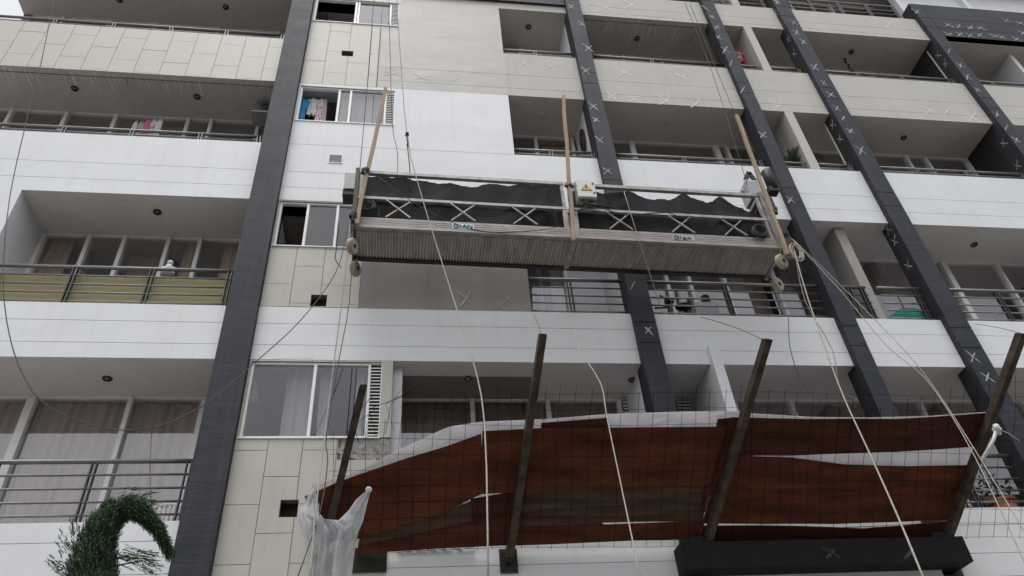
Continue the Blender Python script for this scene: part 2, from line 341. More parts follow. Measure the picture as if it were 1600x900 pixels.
# chalk marks read off the face of each pilaster, as (x, y) in the photograph
MARKS = [[], [(893, 10), (909, 37), (919, 75), (915, 110), (928, 166), (931, 187), (937, 217), (950, 268), (989, 447), (1013, 517)],
         [(1103, 13), (1112, 26), (1119, 42), (1123, 58), (1133, 78), (1143, 99), (1161, 140), (1193, 212), (1235, 312)],
         [(1214, 3), (1239, 35), (1243, 50), (1255, 65), (1274, 105), (1287, 130), (1297, 147), (1307, 169), (1318, 185), (1328, 205), (1344, 235), (1519, 557), (1543, 589)],
         [(1431, 18), (1484, 80), (1501, 103), (1511, 120), (1527, 140), (1557, 178), (1573, 200), (1588, 219)]]
SIDEM = [[], [], [], [(7.6, 15.5), (7.66, 12.0), (7.65, 11.6), (7.66, 9.45), (7.65, 9.2), (7.64, 8.7), (7.66, 14.2), (7.62, 14.6)], [(7.66, 14.5), (7.64, 14.2), (7.66, 11.75), (7.7, 11.2)]]
PG = [4.36, 4.72, 7.11, 7.435, 9.81, 10.125, 12.57, 12.885, 15.30, 15.66]
for i, (x0, x1) in enumerate(PIL):
    mb = MB(); r = random.Random(50 + i)
    top = 16.21 if i == 4 else 20.5
    bot = 4.24 if i in (1, 2) else 0.0
    mb.box(x0 + 0.003, x1 - 0.003, PY + 0.012, 7.79, bot, top, 1)
    if i == 0: gs = []
    elif i == 4: gs = [z for z in PG]
    else: gs = PG
    zs = [bot] + gs + [top]
    for a, b in zip(zs, zs[1:]): mb.box(x0, x1, PY, PY + 0.10, a + 0.006, b - 0.006, 0)
    for (px, py) in MARKS[i]:
        q = P(px, py, PY); w = r.uniform(0.10, 0.17)
        xmark(mb, PY - 0.002, q.x, q.z, w, w * r.uniform(1.2, 1.7), 2, r)
    for (yy, zz) in SIDEM[i]: xmark_side(mb, x0 - 0.002, yy, zz, 0.13, 0.16, 2, r)
    build(mb, 'pilaster', [DARK, DARK2, CHALK], bld)
# horizontal dark beam that turns off the right pilaster
mb = MB(); r = random.Random(77)
for a, b in zip((14.985, 15.30, 15.66), (15.30, 15.66, 16.21)): mb.box(10.79, BR, PY + 0.001, PY + 0.3, a + 0.005, b - 0.005, 0)
mb.box(10.79, BR, PY + 0.01, PY + 0.292, 14.99, 16.2, 1)
for (px, py) in [(1572, 32), (1594, 37), (1482, 39), (1497, 40), (1516, 43), (1532, 44), (1481, 53), (1500, 54), (1516, 55), (1531, 55), (1553, 56), (1566, 58), (1588, 61), (1600, 52)]:
    q = P(px, py, PY); xmark(mb, PY - 0.002, q.x, q.z, 0.2, 0.16, 2, r)
build(mb, 'beam', [DARK, DARK2, CHALK], bld)
# dark beam over the block at the top, and the dark ledge by the lower wall
mb = MB(); mb.box(-0.2, 2.895, FY - 0.05, FY + 0.2, 15.16, 16.2, 0); build(mb, 'beam', DARK, bld)
mb = MB(); r = random.Random(5); mb.box(2.82, 5.97, 7.36, FY - 0.002, 4.23, 4.50, 0)
for (px, py) in [(1298, 864), (1418, 866)]:
    q = P(px, py, 7.36); xmark(mb, 7.358, q.x, q.z, 0.16, 0.12, 1, r)
build(mb, 'ledge', [mat('black_ledge_paint', (.011, .011, .012), .7, .3, 4, bump=.1, spec=.2), mat('faint_chalk', (.024, .024, .026), .9, .1, 20, col2=(.13, .13, .135), thr=(.4, .66))], bld)

# parapets, floor slabs with their soffits
BAYS = [(BL, PIL[0][0]), (1.60, PIL[1][0]), (PIL[1][1], PIL[2][0]), (PIL[2][1], PIL[3][0]), (PIL[3][1], PIL[4][0]), (PIL[4][1], BR)]
def grooves(lv):
    z = LV[lv]; return {'D': [4.40, 4.72], 'C': [7.07, 7.385], 'B': [9.785, 10.115], 'A': [12.435, 12.815], 'T': [15.06, 15.29]}[lv] if lv != 'U' else [17.9]
def tiles(mb, x0, x1, z0, z1, xjoints, phase, holes=(), th=0.014, mi=0, gi=1, pitch=0.61):
    """staggered upright tiles with open joints on a mortar bed"""
    r = random.Random(int(x0 * 100) + int(z0 * 10))
    xs = [x0] + [x for x in xjoints if x0 < x < x1] + [x1]
    for k, (a, b) in enumerate(zip(xs, xs[1:])):
        ph = phase + (pitch / 2 if k % 2 else 0)
        z = ph - math.ceil((ph - z0) / pitch) * pitch; cuts = [z0]
        while z < z1:
            if z > z0 + 0.03 and z < z1 - 0.03: cuts.append(z)
            z += pitch
        cuts.append(z1)
        for c, d in zip(cuts, cuts[1:]):
            aa, bb, cc, dd = a + 0.003, b - 0.003, c + 0.003, d - 0.003
            hs = [h for h in holes if h[0] < bb and h[1] > aa and h[2] < dd and h[3] > cc]
            X = sorted({aa, bb, *[min(max(v, aa), bb) for h in hs for v in h[:2]]}); Z = sorted({cc, dd, *[min(max(v, cc), dd) for h in hs for v in h[2:4]]})
            yy = FY + r.uniform(-0.0012, 0.0012)
            for p, q in zip(X, X[1:]):
                for s, t in zip(Z, Z[1:]):
                    if any(h[0] - 1e-6 <= p and q <= h[1] + 1e-6 and h[2] - 1e-6 <= s and t <= h[3] + 1e-6 for h in hs): continue
                    if not hs: mb.box(p, q, yy, FY + th, s, t, mi)
                    else: mb.face([(p, yy, s), (q, yy, s), (q, yy, t), (p, yy, t)], mi)
for lv in ('D', 'C', 'B', 'A', 'T', 'U'):
    z0, z1 = LV[lv], TOPZ[lv]
    for bi, (x0, x1) in enumerate(BAYS):
        if lv in ('T', 'U') and bi == 0 and lv == 'U': continue
        r = random.Random(bi * 10 + ord(lv)); mb = MB(); m = WHITE if lv in 'DCB' else TAN
        zb = z0; zt = z1; xx0 = x0
        if bi == 1:
            if lv == 'C': xx0 = -1.765
            if lv == 'D': xx0 = -0.13
        if lv == 'A' and bi == 0:
            mb.box(x0 + 0.002, x1, FY + 0.015, FY + 0.12, zb + 0.201, zt, 1)
            tiles(mb, x0, x1, zb, zt, [-6.23 + 0.385 * k for k in range(-2, 12)], 13.18)
            mb.box(x0, x1, FY + 0.016, FY + 0.12, zt, zt + 0.006, 0)
            mats = [TILE, GROUT]
        else:
            gr = grooves(lv)
            if lv == 'T' and bi == 1: zt = 15.158; gr = []
            if bi == 5 and lv == 'T': zb, zt, gr = 15.0, 15.74, []
            if bi == 5 and lv == 'T': xx0 = 10.80
            panels(mb, xx0, x1, zb, zt, gr, under=0.201 if lv != 'T' else (0.101 if bi != 5 else 0.06))
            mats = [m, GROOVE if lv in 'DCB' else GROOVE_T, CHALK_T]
            if lv == 'A':
                for (px, py, w) in {1: [(818, 98, .3), (861, 104, .28)], 2: [(975, 113, .34), (1066, 118, .34), (955, 150, .22), (992, 154, .26), (1035, 156, .26), (1084, 161, .26)], 3: [(1215, 165, .3)], 4: [(1480, 177, .3), (1520, 183, .3), (1450, 172, .3)]}.get(bi, []):
                    q = P(px, py, FY); xmark(mb, FY - 0.002, q.x, q.z, w, w, 2, r)
            if lv == 'T':
                for (px, py, w) in {2: [(915, 9, .3), (945, 12, .36), (985, 8, .3)], 4: [(1390, 38, .4)]}.get(bi, []):
                    q = P(px, py, FY); xmark(mb, FY - 0.002, q.x, q.z, w, w, 2, r)
        build(mb, 'parapet', mats, bld)
        # slab and soffit
        mb = MB(); sx0 = xx0 + 0.001
        th = 0.2 if lv != 'T' else (0.1 if bi != 5 else 0.048)
        mb.box(BL if bi == 0 else sx0, x1, FY + (0.0122 if not (lv == 'A' and bi == 0) else 0.0145), 12.0, z0 + (0 if (bi == 0 and lv == 'T') else 0.001), z0 + th, 0)
        if bi < 5: mb.box(x1 + 0.0005, PIL[bi][1], 7.7905, 12.0, z0 + 0.0015, z0 + th, 0)
        sm = SOFFIT if lv in ('C', 'B') else SOFFIT_TAN
        # lime streaks on two soffits
        if (lv, bi) in (('A', 0), ('T', 2)):
            for k in range(46 if bi == 0 else 40):
                xx = x0 + 0.1 + (x1 - x0 - 0.2) * r.random(); ya = FY + 0.02 + r.random() * (0.06 if bi == 0 else 0.35); ln = r.uniform(0.10, 0.42)
                w = r.uniform(0.004, 0.009)
                mb.face([(xx - w, ya, z0 - 0.001), (xx + w, ya, z0 - 0.001), (xx + w * .5, ya + ln, z0 - 0.001), (xx - w * .5, ya + ln, z0 - 0.001)], 1)
        build(mb, 'balcony_slab', [sm, DRIP], bld)

# end return parapets at the open left end, and end wall of the C balcony
mb = MB(); mb.box(BL, BL + 0.12, FY + 0.121, 8.42, LV['A'] + 0.21, TOPZ['A'] - 0.01, 0); build(mb, 'parapet', TAN, bld)
mb = MB(); mb.box(BL, -5.05, FY - 0.001, 8.6, TOPZ['C'] + 0.005, LV['B'] - 0.001, 0); build(mb, 'wall', WHITE, bld)
# mass of the building behind: room walls, back wall, end walls
mb = MB()
mb.box(BL + 0.002, BL + 0.15, 8.42, 12, 0, 18.4, 0)
mb.box(BR - 0.15, BR, 7.73, 12, 0, 18.4, 0)
for xx in (-1.95, 1.62, 3.04, 5.86, 7.47, 10.64): mb.box(xx - 0.06, xx + 0.06, 8.47, 11.98, 4.4, 17.6, 0)
mb.box(BL + 0.15, BR - 0.15, 11.99, 12.2, 0, 18.4, 0)
build(mb, 'inner_wall', ROOM, bld)
mb = MB(); mb.box(BL, BR, 7.73, 12.2, 18.46, 18.7, 0); build(mb, 'roof', TAN, bld)
mb = MB(); mb.box(BL, BR, FY + 0.002, FY + 0.12, 0.0, 4.148, 0); build(mb, 'ground_floor_wall', TILE, bld)
# wall above the right beam
mb = MB(); mb.box(10.79, BR, FY + 0.3, FY + 0.45, 15.2, 18.4, 0); build(mb, 'wall', WHITE, bld)

# the windowed block between the left pilaster and the second bay
KX0, KX1 = -1.766, 1.60
KW = {'D': (-1.74, -0.255, 5.84, 6.835), 'C': (-1.74, -0.255, 8.665, 9.505), 'B': (-1.74, -0.255, 11.28, 12.165), 'A': (-1.74, -0.255, 14.08, 14.86)}
VENT = {'D': (-1.215, -1.035, 4.94, 5.125), 'C': (-1.17, -0.975, 7.66, 7.845), 'A': (-1.175, -0.985, 13.06, 13.215), 'B': (-1.16, -0.98, 10.34, 10.505)}
JX = [-1.42, -1.06, -0.70]
def backing(x0, x1, z0, z1, holes, m):
    mb = MB(); mb.wall(x0, x1, z0, z1, FY + 0.013, holes, 0.30); return build(mb, 'wall', m, bld)
for lv, z0, z1, xe in (('D', 4.15, 6.858, -0.131), ('C', 7.648, 9.52, -0.60), ('A', 12.236, 17.6, -0.56)):
    hs = [KW[lv], VENT[lv]]
    mb = MB(); mb.wall(KX0, xe, z0, z1, FY + 0.0125, hs, 0.28, 1)
    extra = [(-0.69, -0.131, 5.57, 5.84)] if lv == 'D' else []
    tiles(mb, KX0, xe, z0, z1 - 0.001, JX, {'D': 5.08, 'C': 8.01, 'A': 12.87}[lv], hs + extra)
    if lv == 'D':
        q = MB(); r = random.Random(3)
        rows = []
        for a in range(9):
            rows.append([(-0.69 + 0.559 * b / 16 + ((r.uniform(-0.03, 0.07)) if b == 0 else 0), FY + 0.006 + r.uniform(-0.003, 0.003), 5.57 + 0.27 * a / 8 + (r.uniform(-0.05, 0.03) if a == 0 else 0)) for b in range(17)])
        q.grid(rows, 0, False); build(q, 'bare_patch', ROUGHC, bld)
    build(mb, 'tiled_wall', [TILE, GROUT], bld)
# niche backs
for lv, h in VENT.items():
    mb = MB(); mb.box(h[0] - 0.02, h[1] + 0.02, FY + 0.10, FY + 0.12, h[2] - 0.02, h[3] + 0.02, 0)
    if lv == 'B':
        q = MB()
        q.box(h[0] - 0.012, h[1] + 0.012, FY - 0.012, FY + 0.0, h[2] - 0.012, h[2], 0); q.box(h[0] - 0.012, h[1] + 0.012, FY - 0.012, FY, h[3], h[3] + 0.012, 0)
        q.box(h[0] - 0.012, h[0], FY - 0.012, FY, h[2], h[3], 0); q.box(h[1], h[1] + 0.012, FY - 0.012, FY, h[2], h[3], 0)
        for k in range(6):
            z = h[2] + 0.018 + k * 0.027; q.box(h[0], h[1], FY - 0.006, FY - 0.001, z, z + 0.005, 0)
        build(q, 'vent_grille', ALU, bld)
    build(mb, 'vent_opening', BLACKHOLE, bld)
# white painted wall at level B (window and vent cut out), grooves carried on from the parapet
mb = MB(); hsB = [KW['B'], VENT['B']]
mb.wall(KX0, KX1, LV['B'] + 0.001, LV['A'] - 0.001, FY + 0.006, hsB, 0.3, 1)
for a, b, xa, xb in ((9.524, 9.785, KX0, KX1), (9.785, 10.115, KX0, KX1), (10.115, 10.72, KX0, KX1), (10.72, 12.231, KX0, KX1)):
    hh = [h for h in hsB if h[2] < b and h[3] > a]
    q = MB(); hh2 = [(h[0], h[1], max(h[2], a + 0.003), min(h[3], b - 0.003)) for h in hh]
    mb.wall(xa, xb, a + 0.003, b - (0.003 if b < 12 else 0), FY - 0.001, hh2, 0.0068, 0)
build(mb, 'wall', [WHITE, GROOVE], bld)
# unfinished grey strip at level C, pale strip by the lower window, greige wall at level A
mb = MB(); mb.wall(-0.598, KX1, 7.648, LV['B'], FY + 0.004, [KW['C']], 0.29, 0); mb.box(-0.61, -0.585, FY - 0.003, FY + 0.003, 7.65, 8.66, 1)
r = random.Random(12)
for (px, py) in [(727, 466), (790, 468)]:
    q = P(px, py, FY); xmark(mb, FY, q.x, q.z, 0.26, 0.3, 2, r)
build(mb, 'wall', [WETGREY, TILE, mat('chalk_on_grey', (.32, .31, .30), .8, .1, 20, col2=(.44, .43, .42), thr=(.38, .6))], bld)
mb = MB(); mb.wall(-0.558, KX1, LV['A'] + 0.001, 17.6, FY + 0.006, [KW['A']], 0.29, 1)
r = random.Random(9)
for a, b in ((12.233, 12.435), (12.435, 12.815), (12.815, 17.6)):
    hh = [KW['A']] if b > 14 else []
    mb.wall(-0.558, KX1, a + 0.003, b - 0.003, FY, hh, 0.006, 0)
for (px, py) in [(612, 115), (660, 120), (713, 123)]:
    q = P(px, py, FY); xmark(mb, FY - 0.002, q.x, q.z, 0.3, 0.2, 2, r)
mb.bar((-0.555, FY - 0.003, 12.25), (-0.553, FY - 0.003, 13.95), 0.012, 0.006, 3)
build(mb, 'wall', [GREIGE, GROOVE_T, CHALK_T, GROUT], bld)
mb = MB(); mb.box(KX0, KX1, 7.95, 8.0, 4.3, 4.5, 0); build(mb, 'inner_wall', ROOM, bld)

def kitchen(lv, splits, hole, pane_from=None):
    """sliding window of the block, with a slatted louvre at its right end"""
    x0, x1, z0, z1 = hole
    w = MB(); ft = 0.028; xl = x1 - 0.13
    fr = MB(); fr.box(x0, xl, FY + 0.02, FY + 0.075, z0, z0 + ft); fr.box(x0, xl, FY + 0.02, FY + 0.075, z1 - ft, z1)
    for xx in splits: fr.box(xx - 0.017, xx + 0.017, FY + 0.018, FY + 0.078, z0 + ft, z1 - ft)
    fr.box(x0, x0 + 0.03, FY + 0.02, FY + 0.075, z0 + ft, z1 - ft); fr.box(xl - 0.03, xl, FY + 0.02, FY + 0.075, z0 + ft, z1 - ft)
    fr.box(x0 - 0.01, x1 + 0.01, FY - 0.014, FY + 0.019, z0 - 0.014, z0 + 0.002)
    f = build(fr, 'window', ALU, bld)
    pn = MB(); a = pane_from if pane_from is not None else x0 + 0.03
    pn.face([(a, FY + 0.047, z0 + ft), (xl - 0.03, FY + 0.047, z0 + ft), (xl - 0.03, FY + 0.047, z1 - ft), (a, FY + 0.047, z1 - ft)]); build(pn, 'pane', GLASS_K, f)
    lo = MB(); n = int((z1 - z0 - 0.04) / 0.044)
    lo.box(xl + 0.002, x1, FY + 0.012, FY + 0.05, z0, z0 + 0.015); lo.box(xl + 0.002, x1, FY + 0.012, FY + 0.05, z1 - 0.015, z1); lo.box(x1 - 0.012, x1, FY + 0.012, FY + 0.05, z0 + 0.015, z1 - 0.015)
    for k in range(n):
        z = z0 + 0.03 + k * 0.044
        lo.box(xl + 0.004, x1 - 0.012, FY + 0.006, FY + 0.010, z, z + 0.012)
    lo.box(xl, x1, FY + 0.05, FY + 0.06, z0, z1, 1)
    build(lo, 'louvre', [ALU, BLACKHOLE], bld)
kitchen('D', [-1.02], KW['D']); kitchen('C', [-1.36, -0.96], KW['C'], -1.36); kitchen('B', [-1.13, -0.95], KW['B'], -1.13); kitchen('A', [-1.02, -0.97], KW['A'], -1.02)
mb = MB(); mb.box(KX0, KX1, 9.3, 9.35, 4.3, 17.6); 
for z in (7.0, 9.7, 12.4): mb.box(KX0, KX1, 7.92, 9.3, z - 0.15, z + 0.0)
build(mb, 'inner_wall', ROOM, bld)

# balcony side walls
def side(x0, x1, y0, y1, lv, m, name='side_wall'):
    mb = MB(); mb.box(x0, x1, y0, y1, LV[lv] + 0.201, LV[NEXT[lv]], 0); return build(mb, name, m, bld)
for lv in 'DCBA': side(2.90, 2.98, 7.79, GY + 0.04, lv, WHITE)
for lv in 'BA': side(10.51, 10.6, 7.79, GY + 0.04, lv, DARK2)
for lv in 'DC': side(10.51, 10.6, 7.79, GY + 0.04, lv, SOFFIT)
PARTC = mat('unpainted_partition', (.33, .315, .295), .85, .08, 3, bump=.1)
for lv in 'CBAT':
    mb = MB(); z1 = LV[NEXT[lv]]; mb.box(6.47, 6.63, 7.73 if lv == 'C' else FY + 0.001, GY + 0.04, (LV[lv] + 0.2) if lv == 'C' else TOPZ[lv] + 0.005, z1, 0); build(mb, 'side_wall', PARTC if lv == 'C' else TAN, bld)
mb = MB(); mb.box(3.80, 3.93, 7.51, GY + 0.04, TOPZ['D'] + 0.005, LV['C'] - 0.001, 0); mb.box(3.80, 3.93, 7.51, FY - 0.001, LV['C'], 7.1, 0); build(mb, 'side_wall', WHITE, bld)
side(-0.13, -0.02, FY + 0.121, GY, 'D', WHITE)
mb = MB(); mb.box(-0.255, -0.131, FY - 0.002, FY + 0.012, 5.84, 6.857, 0); build(mb, 'wall', TILE, bld)
for lv in 'CBA':                      # inner cheek of the block next to the second bay
    side(1.50, 1.599, FY + 0.30, GY, lv, WHITE)
for lv in 'AT': side(12.4, 12.5, 7.79, GY, lv, WHITE)
# pale edge trims down the back of the fins
for (x, za, zb) in ((7.31, 11.0, 12.2), (10.50, 13.75, 14.85)):
    mb = MB(); mb.bar((x, 7.80, za), (x, 7.80, zb), 0.02, 0.02); build(mb, 'edge_trim', CUR_C, bld)

# ------------------------------------------------------------------ balcony glazing
def window(lv, bi, xs, x0=None, x1=None, z1=None, m=ALU, wide=(), frame_to=None):
    """sliding doors along the back of one balcony: frame with uprights, one pane sheet behind"""
    a, b = BAYS[bi]; b = PIL[bi if bi < 1 else bi][1] - 0.002 if bi < 5 else b; a = x0 if x0 is not None else a; b = x1 if x1 is not None else b
    zb = LV[lv] + 0.2; zt = (z1 if z1 else LV[NEXT[lv]] + 0.001) 
    fr = MB(); fr.box(a, b, GY, GY + 0.07, zb, zb + 0.05); fr.box(a, b, GY, GY + 0.07, zt - 0.022, zt)
    for x in xs:
        w = 0.045 if x in wide else 0.026
        fr.box(x - w, x + w, GY - 0.03, GY + 0.074, zb + 0.05, zt - 0.022)
    f = build(fr, 'window', m, bld)
    pn = MB(); pn.face([(a + 0.01, GY + 0.036, zb + 0.05), (b - 0.01, GY + 0.036, zb + 0.05), (b - 0.01, GY + 0.036, zt - 0.022), (a + 0.01, GY + 0.036, zt - 0.022)]); build(pn, 'pane', GLASS, f)
    return zb, zt
window('D', 0, [-6.9, -5.6, -4.36, -3.25, -2.41, -2.16], wide=(-4.36,))
window('C', 0, [-5.02, -4.42, -3.95, -3.36, -2.93, -2.36], x0=-5.05)
window('B', 0, [-6.9, -6.3, -5.48, -4.73, -3.61, -3.25, -2.5])
window('A', 0, [-6.3, -5.5, -4.7, -3.6, -2.5])
window('D', 1, [-0.04, 0.87, 1.85, 2.80], x0=-0.13)
window('C', 1, [1.66, 2.34], x1=2.36)
window('B', 1, [2.17, 2.82], m=ALU); window('A', 1, [1.65, 2.1], x1=2.12)
for (lv, z) in (('C', 0), ('A', 0)):
    mb = MB(); mb.box(2.361 if lv == 'C' else 2.121, 2.899, GY, GY + 0.08, LV[lv] + 0.2, LV[NEXT[lv]], 0); build(mb, 'wall', WHITE, bld)
window('D', 2, [4.4, 5.2]); window('C', 2, [3.89, 4.25, 4.81, 5.64]); window('B', 2, [3.9, 5.48, 5.68], wide=(3.9, 5.48)); window('A', 2, [4.2, 5.0])
window('D', 3, [6.5, 7.1]); window('C', 3, [6.7, 7.72 - 0.6]); window('B', 3, [6.66, 7.3]); window('A', 3, [6.66, 7.3])
window('D', 4, [8.7, 9.7]); window('C', 4, [8.7, 9.68, 10.45], wide=(8.7,)); window('B', 4, [9.21, 9.6, 10.45]); window('A', 4, [8.6, 9.6])
window('D', 5, [11.6]); window('C', 5, [11.6, 13.0]); window('B', 5, [12, 13.5]); window('A', 5, [13.0, 14.2])
window('T', 2, [4.2, 5.0]); window('T', 3, [6.7]); window('T', 4, [8.6, 9.6]); window('T', 1, [2.1]); window('T', 0, [-5, -3.5])
for (pa, pb) in (((972, 626), (1003, 642)), ((1056, 625), (1082, 640))):
    a, b = P(*pa, GY - .04), P(*pb, GY - .04); mb = MB(); mb.box(a.x, b.x, GY - .04, GY - .03, b.z - .25, a.z, 1)
    k = 0
    while a.z - .02 - k * .05 > b.z - .25: mb.box(a.x, b.x, GY - .055, GY - .043, a.z - .045 - k * .05, a.z - .02 - k * .05, 0); k += 1
    build(mb, 'louvre', [ALU, BLACKHOLE], bld)
# round white downpipe standing by the right hand glazing
mb = MB(); mb.tube([(8.32, 8.3, LV['C'] + 0.25), (8.32, 8.3, LV['B'] - 0.02)], 0.055, 12); build(mb, 'downpipe', ALU, bld)

# ------------------------------------------------------------------ balcony railings
RY = FY + 0.06
def railing(lv, x0, x1, posts, pair=True):
    top = {'D': 5.60, 'C': 8.25, 'B': 10.915, 'A': 13.655, 'T': 16.30}[lv]; zb = TOPZ[lv] + 0.004
    bars = {'D': [5.015, 5.155, 5.30, 5.45], 'C': [7.71, 7.845, 7.975, 8.115], 'B': [10.82], 'A': [13.555], 'T': [15.83, 15.97, 16.12]}[lv]
    hr = MB(); hr.tube([(x0, RY, top), (x1, RY, top)], 0.025, 8)
    rail = build(hr, 'balcony_railing', STEEL, bld)
    for z in bars:
        b = MB(); b.tube([(x0, RY, z), (x1, RY, z)], 0.0125 if lv in 'DCT' else 0.016, 6); build(b, 'rail_bar', STEEL, rail)
    for x in posts:
        p = MB()
        for d in ((-0.022, 0.022) if pair else (0,)): p.box(x + d - 0.006, x + d + 0.006, RY - 0.025, RY + 0.025, zb, top - 0.02)
        build(p, 'post', STEEL_D if lv in 'DC' else STEEL, rail)
railing('D', BL + .1, -2.16, [-6.0, -5.0, -4.06, -3.13, -2.2]); railing('C', -5.04, -2.16, [-4.95, -4.04, -3.14, -2.21])
railing('B', BL + .1, -2.16, [-6.7, -5.8, -4.92, -4.0, -3.05, -2.22]); railing('A', BL + .05, -2.16, [-6.9, -5.83, -4.92, -4.01, -3.12, -2.2])
railing('C', 1.61, 2.89, [2.16]); railing('B', 1.61, 2.89, [2.19, 2.86]); railing('A', 1.61, 2.89, [2.18])
for lv in 'DCBA': railing(lv, 3.19, 5.73, [4.35] if lv != 'B' else [4.36, 5.66])
for lv in 'CBA': railing(lv, 5.99, 6.46, [6.40]); railing(lv, 6.64, 7.29, [7.22])
for lv in 'C': railing(lv, 5.99, 6.46, [6.2])
railing('D', 5.99, 7.29, [6.6]); railing('T', 5.99, 6.46, [6.3]); railing('T', 6.64, 7.29, [7.2]); railing('T', 7.65, 10.3, [8.3, 8.95, 9.6, 10.25])
railing('D', 7.65, 10.49, [8.5, 9.4, 10.4]); railing('C', 7.65, 10.49, [8.5, 9.45, 10.4]); railing('B', 7.65, 10.45, [8.43, 9.32, 10.4]); railing('A', 7.65, 10.45, [8.4, 9.31, 10.4])
for lv in 'CBA': railing(lv, 10.80, BR - .1, [11.24, 12.3])
mb = MB(); mb.tube([(10.9, FY + .1, 16.27), (13.0, FY + .1, 16.27)], 0.025, 8)
for x in (10.95, 12.0, 12.9): mb.box(x - .01, x + .01, FY + .08, FY + .12, 16.20, 16.26)
build(mb, 'balcony_railing', STEEL, bld)

# ------------------------------------------------------------------ ceiling lights
def ceiling_light(x, y, z, label, pale=False):
    t = thing('ceiling_light', (x, y, z), label, 'ceiling light', 'round downlights in the balcony soffits')
    a = MB(); n = 18; ro, ri = 0.058, 0.040
    for k in range(n):
        u, v = 2 * math.pi * k / n, 2 * math.pi * (k + 1) / n
        for (r0, z0, r1, z1) in ((ro, 0, ro - 0.006, -0.018), (ro - 0.006, -0.018, ri, -0.016), (ri, -0.016, ri - 0.004, -0.002)):
            a.face([(x + r0 * math.cos(u), y + r0 * math.sin(u), z + z0), (x + r0 * math.cos(v), y + r0 * math.sin(v), z + z0), (x + r1 * math.cos(v), y + r1 * math.sin(v), z + z1), (x + r1 * math.cos(u), y + r1 * math.sin(u), z + z1)])
    build(a, 'trim_ring', SOFFIT_TAN if pale else LAMPD, t)
    b = MB(); b.ball((x, y, z - 0.004), 0.034, 0.034, 0.018, 0, 10, 5); build(b, 'bulb', SOFFIT_TAN if pale else LAMPG, t)
    return t
for px, py, lv, lab, pale in [(353, 11, 'T', 'dark round downlight at the right of the top left soffit', 0), (187, 0, 'T', 'dark round downlight cut by the upper edge of the photo at top left', 0),
        (995, 60, 'T', 'dark round downlight in the streaked soffit between the second and third pilasters', 0), (826, 42, 'T', 'dark round downlight in the pale small balcony beside the plain greige wall', 0),
        (1330, 81, 'T', 'dark round downlight above the hanging ornament in the top right balcony', 0), (117, 138, 'A', 'dark round downlight, left one in the lime streaked left soffit', 0),
        (308, 151, 'A', 'dark round downlight, right one in the lime streaked left soffit, near the air conditioner', 0), (1412, 215, 'A', 'dark round downlight in the soffit left of the rightmost pilaster', 0),
        (246, 331, 'B', 'dark round downlight above the balcony with the yellowed screen', 0), (1522, 382, 'B', 'dark round downlight above the balcony with the white downpipe at right', 0),
        (168, 591, 'C', 'dark round downlight above the balcony with the white plastic chair', 0), (731, 591, 'C', 'dark round downlight above the brown curtained window behind the boards', 0),
        (988, 593, 'C', 'dark round downlight touching the dark pilaster above the board canopy', 0), (847, 180, 'A', 'faint pale downlight painted over in the soffit behind the middle wooden pole', 1),
        (1040, 195, 'A', 'faint pale downlight painted over in the plain dark soffit behind the platform', 1)]:
    z = LV[lv] + 0.001; d = ray(px, py); q = EYE + d * ((z - EYE.z) / d.z); ceiling_light(q.x, q.y, z, lab, pale)

# ------------------------------------------------------------------ curtains and other things in the windows
def curtain(x0, x1, z0, z1, y, m, label, amp=0.03, pitch=0.13, name='curtain', cat='curtain', gather=0.0):
    mb = MB(); r = random.Random(int(x0 * 977 + z0 * 31)); n = max(12, int((x1 - x0) / pitch * 8)); rows = []
    ph = [r.uniform(0, 6.28) for _ in range(4)]
    for k in range(9):
        t = k / 8; row = []
        for i in range(n + 1):
            u = i / n; x = x0 + (x1 - x0) * u; w = 2 * math.pi * (x - x0) / pitch
            yy = y + amp * math.sin(w + 0.8 * math.sin(w * 0.23 + ph[0]) + t * 0.6 * math.sin(u * 9 + ph[1])) * (0.75 + 0.35 * math.sin(w * 0.31 + ph[2]))
            row.append((x + gather * t * (u - 0.5) * -1 + 0.02 * t * math.sin(w * .17 + ph[3]), yy, z1 + (z0 - z1) * t))
        rows.append(row)
    mb.grid(rows); 
    back = [[(p[0], p[1] + 0.004, p[2]) for p in row] for row in rows]; mb.grid(back)
    return solo(mb, name, m, label, cat)
Dz = (4.40, 6.78); 
curtain(-5.6, -4.40, 4.40, 6.84, GY + 0.13, CUR_P, 'mauve curtain at the far left of the lower left balcony window')
curtain(-4.33, -3.27, 4.40, 6.84, GY + 0.13, CUR_P, 'mauve curtain left of the slim upright in the lower left balcony window')
curtain(-3.24, -2.10, 4.40, 6.84, GY + 0.13, CUR_P, 'mauve curtain behind the white chair in the lower left balcony window')
curtain(-0.02, 0.84, 4.40, 6.84, GY + 0.12, CUR_B, 'brown curtain in the window pane nearest the tiled block above the boards')
curtain(0.90, 1.82, 4.40, 6.84, GY + 0.12, CUR_B, 'brown curtain in the middle pane above the plastic sheet')
curtain(1.88, 2.78, 4.40, 6.84, GY + 0.12, CUR_B, 'brown curtain in the pane left of the louvre behind the boards')
curtain(-1.35, -1.06, 5.80, 6.85, FY + 0.22, CUR_S, 'sheer grey curtain left of the upright in the lowest block window')
curtain(-0.98, -0.84, 5.80, 6.85, FY + 0.22, CUR_S, 'narrow sheer grey curtain just right of the upright in the lowest block window')
curtain(-0.56, -0.36, 5.80, 6.85, FY + 0.22, CUR_S, 'bunched sheer grey curtain beside the louvre of the lowest block window')
curtain(-5.04, -4.66, 7.1, 9.52, GY + 0.12, CUR_T, 'tan curtain in the leftmost pane above the yellowed screen')
curtain(-4.64, -4.45, 7.1, 9.52, GY + 0.3, CUR_B, 'dull brown curtain behind the leftmost pane above the yellowed screen')
